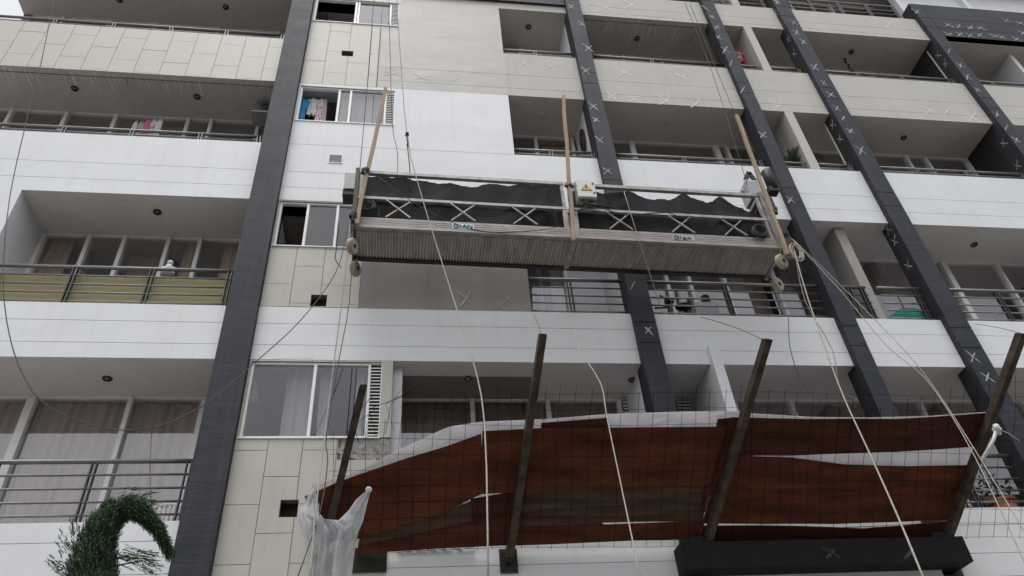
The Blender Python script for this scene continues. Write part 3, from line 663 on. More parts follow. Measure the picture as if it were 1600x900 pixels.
curtain(-3.9, -3.40, 7.1, 9.36, GY + 0.25, CUR_B, 'low brown blind in the third pane above the yellowed screen', 0.008, 0.2)
curtain(-3.15, -2.98, 7.1, 9.52, GY + 0.12, CUR_T, 'slim tan curtain behind the white bundle on the rail')
curtain(-2.62, -2.2, 7.1, 9.52, GY + 0.12, CUR_T, 'tan curtain in the pane nearest the left dark pilaster above the screen')
curtain(-4.2, -3.66, 9.75, 12.15, GY + 0.15, CUR_C, 'cream pleated curtain next to the laundry on the left balcony', 0.02, 0.07)
curtain(2.3, 2.78, 9.75, 12.15, GY + 0.15, CUR_T, 'flat tan blind in the small balcony window beside the oval mirror', 0.006, 0.3)
curtain(-0.93, -0.42, 11.25, 12.14, FY + 0.14, CUR_S, 'grey vertical blind in the block window with hanging shirts', 0.012, 0.045)
curtain(-1.10, -0.97, 11.25, 12.14, FY + 0.16, CUR_S, 'narrow grey blind strip between two uprights beside the hanging shirts', 0.012, 0.045)
STR = mat('striped_blue_curtain', (0.05, 0.065, 0.13), 0.85, 0.1, 1.0, (16, 0.2, 0.05), col2=(0.30, 0.32, 0.40), thr=(0.52, 0.6), detail=2)
curtain(1.63, 2.12, 7.1, 9.45, GY + 0.12, STR, 'blue striped curtain in the window under the platform', 0.015, 0.11)
curtain(2.13, 2.33, 7.1, 9.45, GY + 0.14, CUR_S, 'plain grey curtain strip beside the blue striped curtain', 0.012, 0.1)
curtain(4.95, 5.25, 7.1, 9.45, GY + 0.2, CUR_S, 'pale grey curtain behind the railing post under the platform')
curtain(5.26, 5.58, 7.1, 9.45, GY + 0.25, CUR_B, 'dark brown curtain under the right end of the platform')

# garments: outlines with sleeves or hems, thick and wavy
def garment(cx, y, ztop, w, h, m, label, shirt=True, group=None):
    mb = MB(); r = random.Random(int(cx * 313 + ztop * 77))
    if shirt: prof = [(0.0, 0.20), (0.06, 0.50), (0.14, 0.52), (0.30, 0.46), (0.36, 0.32), (0.7, 0.34), (1.0, 0.38)]
    else: prof = [(0.0, 0.10), (0.05, 0.3), (0.3, 0.36), (0.6, 0.40), (0.85, 0.46), (1.0, 0.5)]
    fr, bk = [], []
    for (t, hw) in prof:
        a, b = [], []
        for i in range(11):
            u = -1 + 2 * i / 10; x = cx + u * hw * w * (1 + r.uniform(-.03, .03)); z = ztop - t * h - (0.02 * abs(u) if t == 0 else 0) + (0.015 * math.sin(i * 1.7 + cx * 9) if t == 1 else 0)
            d = 0.018 * math.sin(u * 7 + cx * 5) * (0.3 + t)
            e = 0.02 * (1 - u * u) + 0.003
            a.append((x, y + d - e, z)); b.append((x, y + d + e, z))
        fr.append(a); bk.append(b)
    mb.grid(fr); mb.grid(bk)
    for i in (0, len(prof) - 1): mb.grid([fr[i], bk[i]])
    mb.tube([(cx, y, ztop - 0.01), (cx + 0.012, y, ztop + 0.03), (cx, y, ztop + 0.05)], 0.004, 5)
    return solo(mb, 'garment', m, label, 'laundry', group)
PINK = solid('pink_cloth', (0.50, 0.16, 0.26)); CLW = solid('white_cloth', (0.62, 0.62, 0.62)); LIL = solid('lilac_cloth', (0.42, 0.38, 0.46)); BLU = solid('bright_blue_cloth', (0.02, 0.24, 0.50)); NAVY = solid('navy_cloth', (0.015, 0.03, 0.09))
FLO = mat('floral_cloth', (0.35, 0.06, 0.12), 0.85, 0.1, 24, col2=(0.66, 0.56, 0.58), thr=(0.4, 0.5)); RED = mat('red_white_cloth', (0.38, 0.02, 0.05), 0.85, 0.1, 18, col2=(0.6, 0.58, 0.6), thr=(0.5, 0.58)); TEA = solid('dull_teal_cloth', (0.16, 0.26, 0.28))
GL = 'clothes hung out on the left balcony'
for px, m, lab, sh, w in ((213, CLW, 'white garment hanging at the left end of the left balcony laundry', False, .11), (222, solid('grey_cloth', (.38, .38, .4)), 'grey white garment second from left in the left balcony laundry', False, .12), (232, PINK, 'pink garment in the middle of the left balcony laundry', False, .16), (241, FLO, 'white and pink patterned garment on the left balcony', False, .13), (250, CLW, 'white printed garment at the right end of the left balcony laundry', False, .13)):
    q = P(px, 192, 8.15); garment(q.x, 8.15, q.z + 0.02 + .05 * (px % 3), w, 0.75, m, lab, sh, GL)
GK = 'clothes hung in the open block window'
for px, m, lab, sh, w, yy in ((474, BLU, 'bright blue shirt hanging in the open block window', True, .21, 7.78), (486, NAVY, 'navy blue shirt hanging behind the bright blue one', True, .24, 7.9), (490, CLW, 'short white shirt hanging in the open block window', True, .20, 7.80), (502, FLO, 'pink floral garment hanging in the open block window', False, .13, 7.78), (508, LIL, 'pale lilac garment nearest the window upright in the block', False, .13, 7.80)):
    q = P(px, 156, yy); garment(q.x, yy, q.z + 0.02, w, 0.42 if 'short' in lab else 0.8, m, lab, sh, GK)
mb = MB(); mb.tube([(-1.7, 7.85, 12.02), (-0.9, 7.85, 12.01)], 0.006, 5); solo(mb, 'clothes_line', CABLE, 'thin clothes line in the open block window with shirts', 'clothes line')
GR = 'clothes on the small upper right balcony'
for px, py, m, lab, w in ((1157, 84, RED, 'red and white patterned garment hanging left of the white side wall at upper right', .28), (1163, 92, solid('crimson_cloth', (.30, .01, .05)), 'crimson garment below the patterned one at upper right', .22), (1172, 90, TEA, 'grey teal garment hanging by the white side wall at upper right', .26)):
    q = P(px, py, 7.95); garment(q.x, 7.95, q.z + 0.10, w, 0.42, m, lab, False, GR)

# air conditioner at the right end of the left balcony
c = P(405, 172, 8.0); t = thing('air_conditioner', (c.x, 8.0, c.z), 'grey air conditioner unit under the soffit beside the left dark pilaster', 'air conditioner')
mb = MB(); mb.box(c.x - 0.05, c.x + 0.3, 7.95, 8.2, c.z - 0.10, c.z + 0.16); build(mb, 'case', solid('ac_grey', (.10, .12, .13)), t)
mb = MB(); mb.box(c.x - 0.10, c.x + 0.3, 7.92, 8.22, c.z - 0.14, c.z - 0.11); build(mb, 'shelf', ALU_G, t)
mb = MB()
for k in range(7): mb.tube([(c.x + 0.10 + (0.015 + k * 0.012) * math.cos(a * .5236), 7.946, c.z + 0.03 + (0.015 + k * 0.012) * math.sin(a * .5236)) for a in range(13)], 0.003, 4)
build(mb, 'fan_grille', CABLE, t)

# white moulded chair on the lower left balcony
c = P(248, 812, 7.98); cx, cy = c.x, 8.0; z0 = LV['D'] + 0.2
t = thing('plastic_chair', (cx, cy, z0), 'white moulded plastic chair with slatted back behind the lower left railing', 'chair')
zs = 4.79
mb = MB(); mb.box(cx - .21, cx + .21, cy - .22, cy + .2, zs - .02, zs); build(mb, 'seat', CHAIRW, t)
mb = MB(); ztop = c.z + 0.30; arch = []
for k in range(13):
    a = math.pi * k / 12; arch.append((cx - .22 * math.cos(a), cy + .22 + .04 * math.sin(a), ztop - 0.14 + .13 * math.sin(a)))
mb.tube([(cx - .2, cy + .2, zs)] + arch + [(cx + .2, cy + .2, zs)], 0.022, 6)
for k in range(7):
    u = -0.15 + k * 0.05; mb.bar((cx + u * .85, cy + .21, zs + .02), (cx + u, cy + .245, ztop - 0.03), 0.024, 0.012, 0, (0, 1, 0))
build(mb, 'backrest', CHAIRW, t)
for sx in (-1, 1):
    mb = MB(); mb.tube([(cx + sx * .23, cy + .2, zs + .2), (cx + sx * .26, cy - .05, zs + .22), (cx + sx * .25, cy - .22, zs + .18), (cx + sx * .23, cy - .23, zs)], 0.02, 6); build(mb, 'armrest', CHAIRW, t)
    for sy in (-1, 1): mb = MB(); mb.tube([(cx + sx * .2, cy + sy * .19, zs - .01), (cx + sx * .24, cy + sy * .23, z0)], [.024, .018], 6); build(mb, 'leg', CHAIRW, t)

# yellowed screen tied behind the railing, and the white bundle on it
rows = []
for k in range(5): rows.append([(-5.03 + 2.86 * i / 40, RY + 0.05 + 0.012 * math.sin(i * .9 + k * .4), TOPZ['C'] + 0.01 + 0.50 * k / 4 + 0.01 * math.sin(i * .35)) for i in range(41)])
mb = MB(); mb.grid(rows); mb.grid([[(p[0], p[1] + .003, p[2]) for p in r_] for r_ in rows])
solo(mb, 'privacy_screen', thin_mat('yellowed_screen_cloth', (.52, .46, .27), .35, .16, .7, .1, 6), 'yellowed translucent screen tied behind the left balcony railing', 'screen')
c = P(264, 418, RY + 0.1); mb = MB(); mb.ball((c.x, c.y, c.z - .02), .055, .05, .075); mb.ball((c.x, c.y, c.z + .075), .04); mb.ball((c.x + .065, c.y, c.z - .02), .025); mb.ball((c.x - .06, c.y, c.z - .03), .03, .03, .045); mb.ball((c.x, c.y, c.z - .09), .09, .05, .03)
solo(mb, 'cloth_bundle', CLW, 'small white knotted cloth bundle on the rail above the yellowed screen', 'cloth')

# oval dark wall ornament on the side wall of the small balcony
mb = MB(); n = 20
for k in range(n):
    a, b = 2 * math.pi * k / n, 2 * math.pi * (k + 1) / n
    f = lambda u, rr, xx: (xx, 8.03 + rr * .125 * math.cos(u), 11.66 + rr * .30 * math.sin(u))
    mb.face([f(a, 1, 2.899), f(b, 1, 2.899), f(b, .95, 2.86), f(a, .95, 2.86)], 0); mb.face([f(a, .95, 2.86), f(b, .95, 2.86), f(b, .82, 2.865), f(a, .82, 2.865)], 0); mb.face([f(a, .82, 2.866), f(b, .82, 2.866), (2.872, 8.03, 11.66)], 1)
solo(mb, 'oval_mirror', [solid('dark_wood_frame', (.03, .015, .012)), solid('dark_red_glass', (.06, .012, .014), .25)], 'dark oval mirror hung on the white side wall by the second pilaster', 'mirror')

# bicycle and striped box on the balcony under the platform
c = P(1048, 470, 7.95); z0 = LV['C'] + .2
t = thing('exercise_bike', (c.x, 8.0, z0), 'black exercise bike behind the railing under the platform', 'exercise bike')
zz = c.z
mb = MB(); mb.tube([(c.x - .05, 8.0, z0 + .05), (c.x - .02, 8.0, zz - .1), (c.x + .03, 8.0, zz + .02)], .035, 8); mb.tube([(c.x + .22, 8.0, z0 + .05), (c.x + .2, 8.0, zz - .08)], .03, 8); mb.tube([(c.x - .05, 8, z0 + .3), (c.x + .22, 8, z0 + .35)], .03, 8); build(mb, 'frame', CABLE_B, t)
mb = MB(); mb.tube([(c.x - .16, 7.9, zz + .05), (c.x - .02, 7.95, zz + .0), (c.x - .02, 8.1, zz), (c.x - .16, 8.18, zz + .05)], .016, 6); build(mb, 'handlebar', CABLE_B, t)
mb = MB(); mb.box(c.x - .06, c.x + .06, 7.96, 8.04, zz + .0, zz + .07); build(mb, 'display', solid('bike_plastic', (.04, .04, .045), .4), t)
mb = MB(); mb.ball((c.x + .2, 8.0, zz - .06), .14, .1, .04); build(mb, 'saddle', CABLE_B, t)
mb = MB()
mb.tube([(c.x - .08 + .2 * math.cos(k * .3927), 8.0, z0 + .32 + .2 * math.sin(k * .3927)) for k in range(17)], .03, 6); build(mb, 'flywheel', CABLE_B, t)
for s in (-1, 1): mb = MB(); mb.box(c.x - .12, c.x - .02, 8 + s * .14 - .04, 8 + s * .14 + .04, z0 + .3 + s * .12, z0 + .33 + s * .12); build(mb, 'pedal', CABLE_B, t)
a = P(1080, 474, 7.85); b = P(1128, 492, 7.85)
mb = MB(); mb.hexa([(a.x, 7.78, z0), (b.x, 7.78, z0), (b.x, 8.15, z0), (a.x, 8.15, z0)], [(a.x + .02, 7.8, a.z - .02), (b.x - .06, 7.8, a.z), (b.x - .1, 8.13, a.z + .01), (a.x + .04, 8.13, a.z)])
solo(mb, 'cloth_hamper', mat('pale_check_cloth', (.30, .31, .36), .85, .1, 30, (1, 1, 1), col2=(.46, .47, .52)), 'pale checked cloth hamper beside the exercise bike', 'hamper')

# teal sheet behind the railing right of the third bay partition
rows = []
for k in range(4): rows.append([(6.68 + .62 * i / 14, RY + .06 + .012 * math.sin(i), TOPZ['C'] + .01 + (0.13 + .17 * math.sin(math.pi * min(1, i / 16)) ) * k / 3) for i in range(15)])
mb = MB(); mb.grid(rows); mb.grid([[(p[0], p[1] + .006, p[2]) for p in r_] for r_ in rows]); solo(mb, 'tarpaulin', TEAL, 'teal sheet folded behind the railing left of the fourth pilaster', 'sheet')

# plants
def palm(c, n, ln, m, r, mb, bend=0.5):
    for k in range(n):
        az = r.uniform(0, 6.28); el = r.uniform(.5, 1.45); L = ln * r.uniform(.6, 1.1); pts = []
        for i in range(7):
            s = i / 6; e = el - bend * s * 1.6
            d = Vector((math.cos(az) * math.cos(e), math.sin(az) * math.cos(e) * .6, math.sin(e))) * (L / 6)
            pts.append((pts[-1] + d) if pts else Vector(c))
        mb.tube(pts, [.006] * 6 + [.002], 4, 1)
        for i in range(1, 7):
            for s in (-1, 1):
                for q in (0, .5):
                    o = pts[i - 1].lerp(pts[i], q); d = (pts[i] - pts[i - 1]).normalized(); sd_ = d.cross(Vector((0, 0, 1)))
                    if sd_.length < .01: continue
                    sd_ = sd_.normalized() * s; tip = o + (sd_ * .75 + d * .75 + Vector((0, 0, -.15))) * L * .24 * (1.15 - i / 8)
                    w = d * .016; mb.face([o - w, o + w, tip], 0)
c = P(1226, 250, 7.86); r = random.Random(4); z0 = LV['B'] + .2
t = thing('potted_palm', (c.x, 7.86, z0), 'green feathery palm in a pot on the balcony with the white partition', 'plant')
mb = MB(); palm((c.x - .05, 7.86, c.z - .22), 34, .72, LEAF, r, mb, .34); palm((c.x + .16, 7.84, c.z - .18), 40, .40, LEAF, r, mb, .3); build(mb, 'foliage', [LEAF, LEAF2], t)
mb = MB(); mb.tube([(c.x, 7.86, z0 + .3), (c.x - .05, 7.86, c.z - .2)], .03, 8); build(mb, 'stem', BARK, t)
mb = MB(); mb.tube([(c.x, 7.9, z0), (c.x, 7.9, z0 + .3)], [.11, .14], 14); build(mb, 'pot', POT, t)
r = random.Random(14); z0 = LV['D'] + .2
c = P(1560, 755, 7.9)
t = thing('potted_shrub', (c.x, 7.95, z0), 'bushy green plants with pale leaves on the lower right balcony behind the railing', 'plant')
mb = MB()
for k in range(900):
    o = Vector((c.x + r.gauss(0, .42), 7.98 + r.uniform(-.14, .25), z0 + .1 + abs(r.gauss(.25, .4)))); 
    if o.z > 6.1: continue
    d = Vector((r.uniform(-1, 1), r.uniform(-1, .4), r.uniform(-.6, 1))).normalized(); s = d.cross(Vector((r.random(), r.random(), r.random()))).normalized(); L = r.uniform(.05, .13)
    mb.face([o, o + d * L * .5 + s * L * .22, o + d * L, o + d * L * .5 - s * L * .22], 0 if r.random() < .7 else 1)
for k in range(12):
    x = c.x + r.gauss(0, .35); mb.tube([(x, 7.98, z0 + .1), (x + r.uniform(-.1, .1), 7.98, z0 + .9)], .008, 4, 2)
build(mb, 'foliage', [LEAF2, solid('pale_leaf', (.16, .2, .15)), BARK], t)
mb = MB(); mb.tube([(c.x - .2, 7.92, z0), (c.x - .2, 7.92, z0 + .2)], [.13, .16], 14); build(mb, 'planter', PDARK, t)
c = P(1568, 790, 7.85); t = thing('flower_pot', (c.x, 7.85, TOPZ['D'] - .1), 'terracotta flower pot at the foot of the lower right railing', 'flower pot')
mb = MB(); mb.tube([(c.x, 7.85, z0), (c.x, 7.85, c.z + .02)], [.10, .14], 16); build(mb, 'body', POT, t)
mb = MB(); mb.tube([(c.x, 7.85, c.z + .02), (c.x, 7.85, c.z + .06)], [.155, .155], 16); build(mb, 'rim', POT, t)
# hanging ornament in the upper right balcony
mb = MB(); d = ray(1318, 90); q = EYE + d * ((LV['T'] - EYE.z) / d.z); mb.tube([(q.x, q.y, LV['T'] + .001), (q.x + .01, q.y, LV['T'] - .5)], .003, 4)
for k in range(5): mb.ball((q.x + .012 * (-1) ** k, q.y, LV['T'] - .06 - k * .10), .028, .028, .034, 0, 7, 5)
for k in range(4): mb.bar((q.x - .06 + k * .04, q.y, LV['T'] - .5), (q.x - .07 + k * .05, q.y, LV['T'] - .62), .012, .012)
mb.bar((q.x - .08, q.y, LV['T'] - .5), (q.x + .1, q.y, LV['T'] - .5), .012, .012)
solo(mb, 'hanging_ornament', LAMPD, 'dark beaded wind chime hanging below the upper right soffit', 'wind chime')

# diamond mesh nets closing two balconies
def safety_net(x0, x1, z0, z1, y, label, step=.075):
    mb = MB(); h = z1 - z0; w = .0006
    k = x0 - h
    while k < x1:
        for s in (1, -1):
            a = (k, z0) if s > 0 else (k, z1); b = (k + h, z1) if s > 0 else (k + h, z0)
            t0 = max(0, (x0 - k) / h); t1 = min(1, (x1 - k) / h)
            if t1 - t0 < .02: continue
            p = (a[0] + h * t0, a[1] + (b[1] - a[1]) * t0); q = (a[0] + h * t1, a[1] + (b[1] - a[1]) * t1)
            mb.tube([(p[0], y, p[1]), (q[0], y + .002 * s, q[1])], w, 3, 0, False, False)
        k += step
    mb.tube([(x0, y, z1), (x1, y, z1)], .004, 4); mb.tube([(x0, y, z0), (x1, y, z0)], .004, 4); mb.tube([(x0, y, z0), (x0, y, z1)], .004, 4); mb.tube([(x1, y, z0), (x1, y, z1)], .004, 4)
    solo(mb, 'safety_net', NETB, label, 'net')
safety_net(BL + .1, -2.18, TOPZ['B'] + .02, LV['A'] - .01, FY + .10, 'black diamond mesh net closing the left balcony with laundry')
safety_net(3.19, 5.72, TOPZ['A'] + .02, LV['T'] - .01, FY + .10, 'black diamond mesh net closing the balcony with the streaked soffit')
safety_net(1.62, 2.12, TOPZ['A'] - .6, LV['T'] - .02, GY - .02, 'black mesh panel in the corner of the small pale balcony at the top', .045)

# ------------------------------------------------------------------ the suspended work platform
FX, BX = 6.75, 7.27                          # street side and wall side of the deck
XL, XR = -0.62, 4.74
def zd(x): return 8.185 - 0.0232 * (x + 0.62)
def at(x, y, h): return (x, y, zd(x) + h)
plat = thing('suspended_platform', (2.05, 7.0, 8.1), 'weathered metal suspended work platform with ribbed deck and cross braced rail', 'work platform')
mb = MB(); xm = 2.04
for (a, b) in ((XL, xm - .02), (xm + .02, XR)):
    n = int((b - a) / .038)
    mb.hexa([at(a, FX + .03, .012), at(b, FX + .03, .012), at(b, BX - .03, .012), at(a, BX - .03, .012)], [at(a, FX + .03, .04), at(b, FX + .03, .04), at(b, BX - .03, .04), at(a, BX - .03, .04)], 0)
    for k in range(n):
        x = a + (k + .5) * (b - a) / n; w = .0105
        mb.hexa([at(x - w * .6, FX + .035, -.012), at(x + w * .6, FX + .035, -.012), at(x + w * .6, BX - .035, -.012), at(x - w * .6, BX - .035, -.012)], [at(x - w, FX + .035, .013), at(x + w, FX + .035, .013), at(x + w, BX - .035, .013), at(x - w, BX - .035, .013)], 0)
build(mb, 'deck', PDECK, plat)
mb = MB(); mb.bar(at(xm, FX + .02, -.022), at(xm, BX - .02, -.022), .06, .03, 0); build(mb, 'crossbar', PALU, plat)
toes = []
for (a, b) in ((XL, xm - .006), (xm + .006, XR)):
    mb = MB()
    mb.bar(at(a, FX, .118), at(b, FX, .118), .03, .15, 0); mb.bar(at(a, FX - .012, .024), at(b, FX - .012, .024), .05, .04, 0)
    for h in (.085, .12, .155): mb.bar(at(a, FX - .0155, h), at(b, FX - .0155, h), .004, .005, 0)
    toes.append(build(mb, 'toe_board', PALU, plat))
    mb = MB(); mb.bar(at(a, BX, .09), at(b, BX, .09), .03, .16, 0); mb.bar(at(a, BX + .0, -.005), at(b, BX, -.005), .06, .045, 1); build(mb, 'back_board', [PALU, PDARK], plat)
for z, nm, w in ((.54, 'mid_rail', .042), (1.01, 'top_rail', .05)):
    for (a, b) in ((XL, xm - .01), (xm + .01, XR)):
        mb = MB(); mb.bar(at(a, FX, z), at(b, FX, z), w, w, 0); build(mb, nm, PRAIL, plat)
        if z > .6: mb = MB(); mb.bar(at(a, BX, z + .02), at(b, BX, z + .02), w, w, 0); build(mb, nm, PRAIL, plat)
for x in (1.97, 2.13): mb = MB(); mb.bar(at(x, FX - .004, .2), at(x + .01, FX - .004, .525), .03, .02, 0, (0, 1, 0)); build(mb, 'post', PRAIL, plat)
for x in (XL + .03, XR - .03, 2.0, 2.1):
    for y in (FX + .001, BX): mb = MB(); mb.bar(at(x, y + .002, .02), at(x, y + .002, 1.0), .04, .04, 0, (0, 1, 0)); build(mb, 'post', PRAIL, plat)
for x in (-.12, .68, 1.46, 2.69, 3.51, 4.22):
    mb = MB()
    mb.bar(at(x - .15, FX - .008, .215), at(x + .15, FX - .008, .51), .016, .02, 0, (0, 1, 0)); mb.bar(at(x - .15, FX - .018, .51), at(x + .15, FX - .018, .215), .016, .02, 0, (0, 1, 0))
    build(mb, 'cross_brace', PRAIL, plat)
# end frames with guide rollers
for x, s in ((XL - .03, -1), (XR + .03, 1)):
    mb = MB(); mb.bar(at(x, FX - .01, -.04), at(x, FX - .01, 1.06), .05, .06, 0, (0, 1, 0)); mb.bar(at(x, BX, -.04), at(x, BX, 1.3), .05, .05, 0, (0, 1, 0))
    for h in (.0, .55, 1.03): mb.bar(at(x, FX, h), at(x, BX, h), .045, .045, 0)
    build(mb, 'end_frame', PDARK if s < 0 else PRAIL, plat)
for (px, py, y, dx) in ((550, 385, 6.72, 0), (555, 420, 7.25, 0), (1221, 409, 6.72, 1), (1215, 445, 7.25, 1)):
    c = P(px, py, y); rad = .10
    mb = MB(); n = 20; ax = Vector((.85 if not dx else .42, -.35 if not dx else -.8, -.12)).normalized(); w = .035
    mb.tube([c - ax * w, c - ax * w * .7, c + ax * w * .7, c + ax * w], [rad * .88, rad, rad, rad * .88], n, 0); mb.tube([c - ax * (w + .006), c + ax * (w + .006)], .028, 10, 1)
    ro = build(mb, 'guide_roller', [WHEEL, PDARK], plat)
    mb = MB(); q = Vector(at(XL - .03 if not dx else XR + .03, y, .0)); mb.bar(c, q, .03, .02); mb.bar(c - ax * .05, c + ax * .05, .016, .016); build(mb, 'roller_bracket', PDARK, plat)
# lettering plates on the toe boards
STROKES = {'G': [(1, .8, .7, 1), (.7, 1, .25, 1), (.25, 1, 0, .75), (0, .75, 0, .25), (0, .25, .25, 0), (.25, 0, .75, 0), (.75, 0, 1, .25), (1, .25, 1, .5), (1, .5, .55, .5)], 'I': [(.5, 0, .5, 1)], 'A': [(0, 0, .5, 1), (.5, 1, 1, 0), (.2, .38, .8, .38)], 'N': [(0, 0, 0, 1), (0, 1, 1, 0), (1, 0, 1, 1)],
           'i': [(.5, 0, .5, .62), (.5, .82, .5, 1)], 'a': [(.1, .6, .8, .6), (.8, .6, .8, 0), (.8, 0, .15, 0), (.15, 0, .15, .33), (.15, .33, .8, .33)], 'n': [(.1, 0, .1, .64), (.1, .6, .8, .6), (.8, .6, .8, 0)]}
def letters(mb, txt, x, h0, w, h, gap, y, mi, th):
    for ch in txt:
        cw = w * (.45 if ch in 'Ii' else 1)
        for (a, b, c, d) in STROKES[ch]: mb.bar(at(x + a * cw, y, h0 + b * h), at(x + c * cw, y, h0 + d * h), .004, th, mi, (0, 0, 1)) if abs(a - c) > .01 else mb.bar(at(x + a * cw, y, h0 + b * h), at(x + c * cw, y, h0 + d * h), th, .004, mi, (0, 1, 0))
        x += cw + gap
for i, (px, txt, m0) in enumerate(((706, 'GIAN', LOGOW), (1050, 'Gian', LOGOG))):
    q = P(px, 351 if i == 0 else 372, FX); x = q.x
    mb = MB(); wl = .27 if i == 0 else .29
    mb.bar(at(x, FX - .0195, .112), at(x + wl, FX - .0195, .112), .006, .085, 0)
    letters(mb, txt, x + .025, .084, .052, .056, .014, FX - .0245, 1, .017)
    build(mb, 'name_plate', [m0, BLUE if i == 0 else solid('worn_logo_green', (.05, .10, .10))], toes[i])
# electric control box with its warning sign
c = P(916, 296, 6.64)
mb = MB(); mb.box(c.x - .125, c.x + .125, 6.64, 6.80, c.z - .15, c.z + .17); mb.box(c.x - .12, c.x + .12, 6.628, 6.64, c.z - .145, c.z + .165); cb = build(mb, 'control_box', BOXM, plat)
mb = MB(); zc = c.z
def tri(s, y, mi, zo=0): mb.face([(c.x - .075 * s, y, zc - .035 * s + zo), (c.x + .075 * s, y, zc - .035 * s + zo), (c.x, y, zc + .085 * s + zo)], mi)
tri(1, 6.624, 1); tri(.78, 6.622, 0, .003)
mb.face([(c.x - .01, 6.620, zc + .05), (c.x + .012, 6.620, zc + .05), (c.x - .002, 6.620, zc + .018), (c.x + .012, 6.620, zc + .018), (c.x - .006, 6.620, zc - .018), (c.x + .0, 6.620, zc + .008), (c.x - .014, 6.620, zc + .008)], 1)
build(mb, 'warning_sign', [YEL, INK], cb)
mb = MB()
for dz in (-.075, .10): mb.tube([(c.x + .095, 6.628, zc + dz), (c.x + .095, 6.616, zc + dz)], .013, 10)
build(mb, 'lock', PDARK, cb)
mb = MB(); 
for k in range(6): mb.tube([(c.x - .09 + k * .035, 6.68, zc - .15), (c.x - .08 + k * .035, 6.67, zc - .19), (c.x - .05 + k * .01, 6.66, zc - .24), (c.x - .2 + k * .12, 6.7, zc - .27)], .009, 5)
build(mb, 'cable_gland', CABLE_B, cb)
# hoists at both ends
mb = MB(); y = 7.0; a = P(1182, 308, y)
mb.box(a.x - .15, a.x + .10, y - .10, y + .12, a.z - .13, a.z + .22, 0); mb.hexa([(a.x - .15, y - .1, a.z + .22), (a.x + .1, y - .1, a.z + .22), (a.x + .1, y + .12, a.z + .22), (a.x - .15, y + .12, a.z + .22)], [(a.x - .09, y - .06, a.z + .29), (a.x + .06, y - .06, a.z + .29), (a.x + .06, y + .08, a.z + .29), (a.x - .09, y + .08, a.z + .29)], 0)
b = P(1203, 283, y); mb.tube([(b.x, y, b.z - .20), (b.x, y, b.z + .20), (b.x, y, b.z + .23)], [.075, .075, .05], 16, 1); mb.box(b.x - .10, b.x + .05, y - .06, y + .07, b.z - .26, b.z - .17, 1)
mb.box(a.x - .12, a.x + .14, y - .13, y + .08, a.z - .36, a.z - .13, 1)
for k in range(5): mb.tube([(a.x - .1 + k * .05, y - .13, a.z - .25), (a.x - .06 + k * .04, y - .19, a.z - .42), (a.x - .02 + k * .02, y - .2, a.z - .55)], .012, 5, 1)
mb.bar((a.x - .17, y, a.z + .10), (a.x - .06, y, a.z + .36), .03, .04, 0); mb.bar((a.x - .06, y, a.z + .36), (a.x + .03, y, a.z + .52), .03, .07, 1); mb.bar((a.x + .03, y, a.z + .52), (a.x + .08, y, a.z + .34), .03, .06, 1)
build(mb, 'hoist', [MOTOR, PDARK], plat)
c = P(549, 288, 6.95)
mb = MB(); mb.box(c.x - .09, c.x + .10, 6.9, 7.1, c.z - .13, c.z + .17, 0); mb.tube([(c.x, 7.0, c.z + .16), (c.x, 7.0, c.z + .22)], .07, 12, 0); mb.box(c.x - .10, c.x + .06, 6.92, 7.1, c.z - .22, c.z - .13, 1); mb.bar((c.x + .12, 6.85, c.z - .6), (c.x + .13, 6.85, c.z + .2), .04, .04, 0, (0, 1, 0))
build(mb, 'hoist', [MOTOR, PDARK], plat)

# black shade cloth draped inside the rail, in two lengths
def drape(xa, xb, tops, y, label, sag):
    rows = []; n = 70
    def top(x):
        for (p, q) in zip(tops, tops[1:]):
            if p[0] <= x <= q[0]:
                t = (x - p[0]) / (q[0] - p[0]); return p[1] + (q[1] - p[1]) * t - sag * math.sin(math.pi * t) * (q[0] - p[0]) / .7
        return tops[-1][1]
    for k in range(13):
        t = k / 12; row = []
        for i in range(n + 1):
            x = xa + (xb - xa) * i / n; h = (top(x) + .010 * math.sin(x * 23.7) * math.sin(x * 5.1) + .006 * math.sin(x * 61)) * (1 - t) + .16 * t
            yy = y + .030 * math.sin(x * 6.1 + 1.7 * math.sin(x * 1.9) + t * 3.5) * (0.4 + t * .6) + .016 * math.sin(x * 17 + 4 * t + 2 * math.sin(x * 3.3)) + .014 * math.sin(t * 9 + x * 2.7)
            row.append(at(x, yy, h))
        rows.append(row)
    mb = MB(); mb.grid(rows); return solo(mb, 'shade_cloth', NETCLOTH, label, 'netting')
drape(XL + .05, 1.99, [(XL, 1.02), (-.1, 1.01), (.15, 1.0), (.5, .955), (.85, .95), (1.1, 1.01), (1.5, 1.0), (2.0, 1.015)], 6.80, 'black shade cloth tied along the left half of the platform rail', .012)
drape(2.08, XR - .05, [(2.08, .96), (2.5, .99), (2.95, 1.01), (3.25, .90), (3.45, .90), (3.72, 1.01), (4.0, .86), (4.2, 1.01), (4.5, .78), (4.8, .56)], 6.80, 'black shade cloth with peaked folds on the right half of the platform rail', .03)
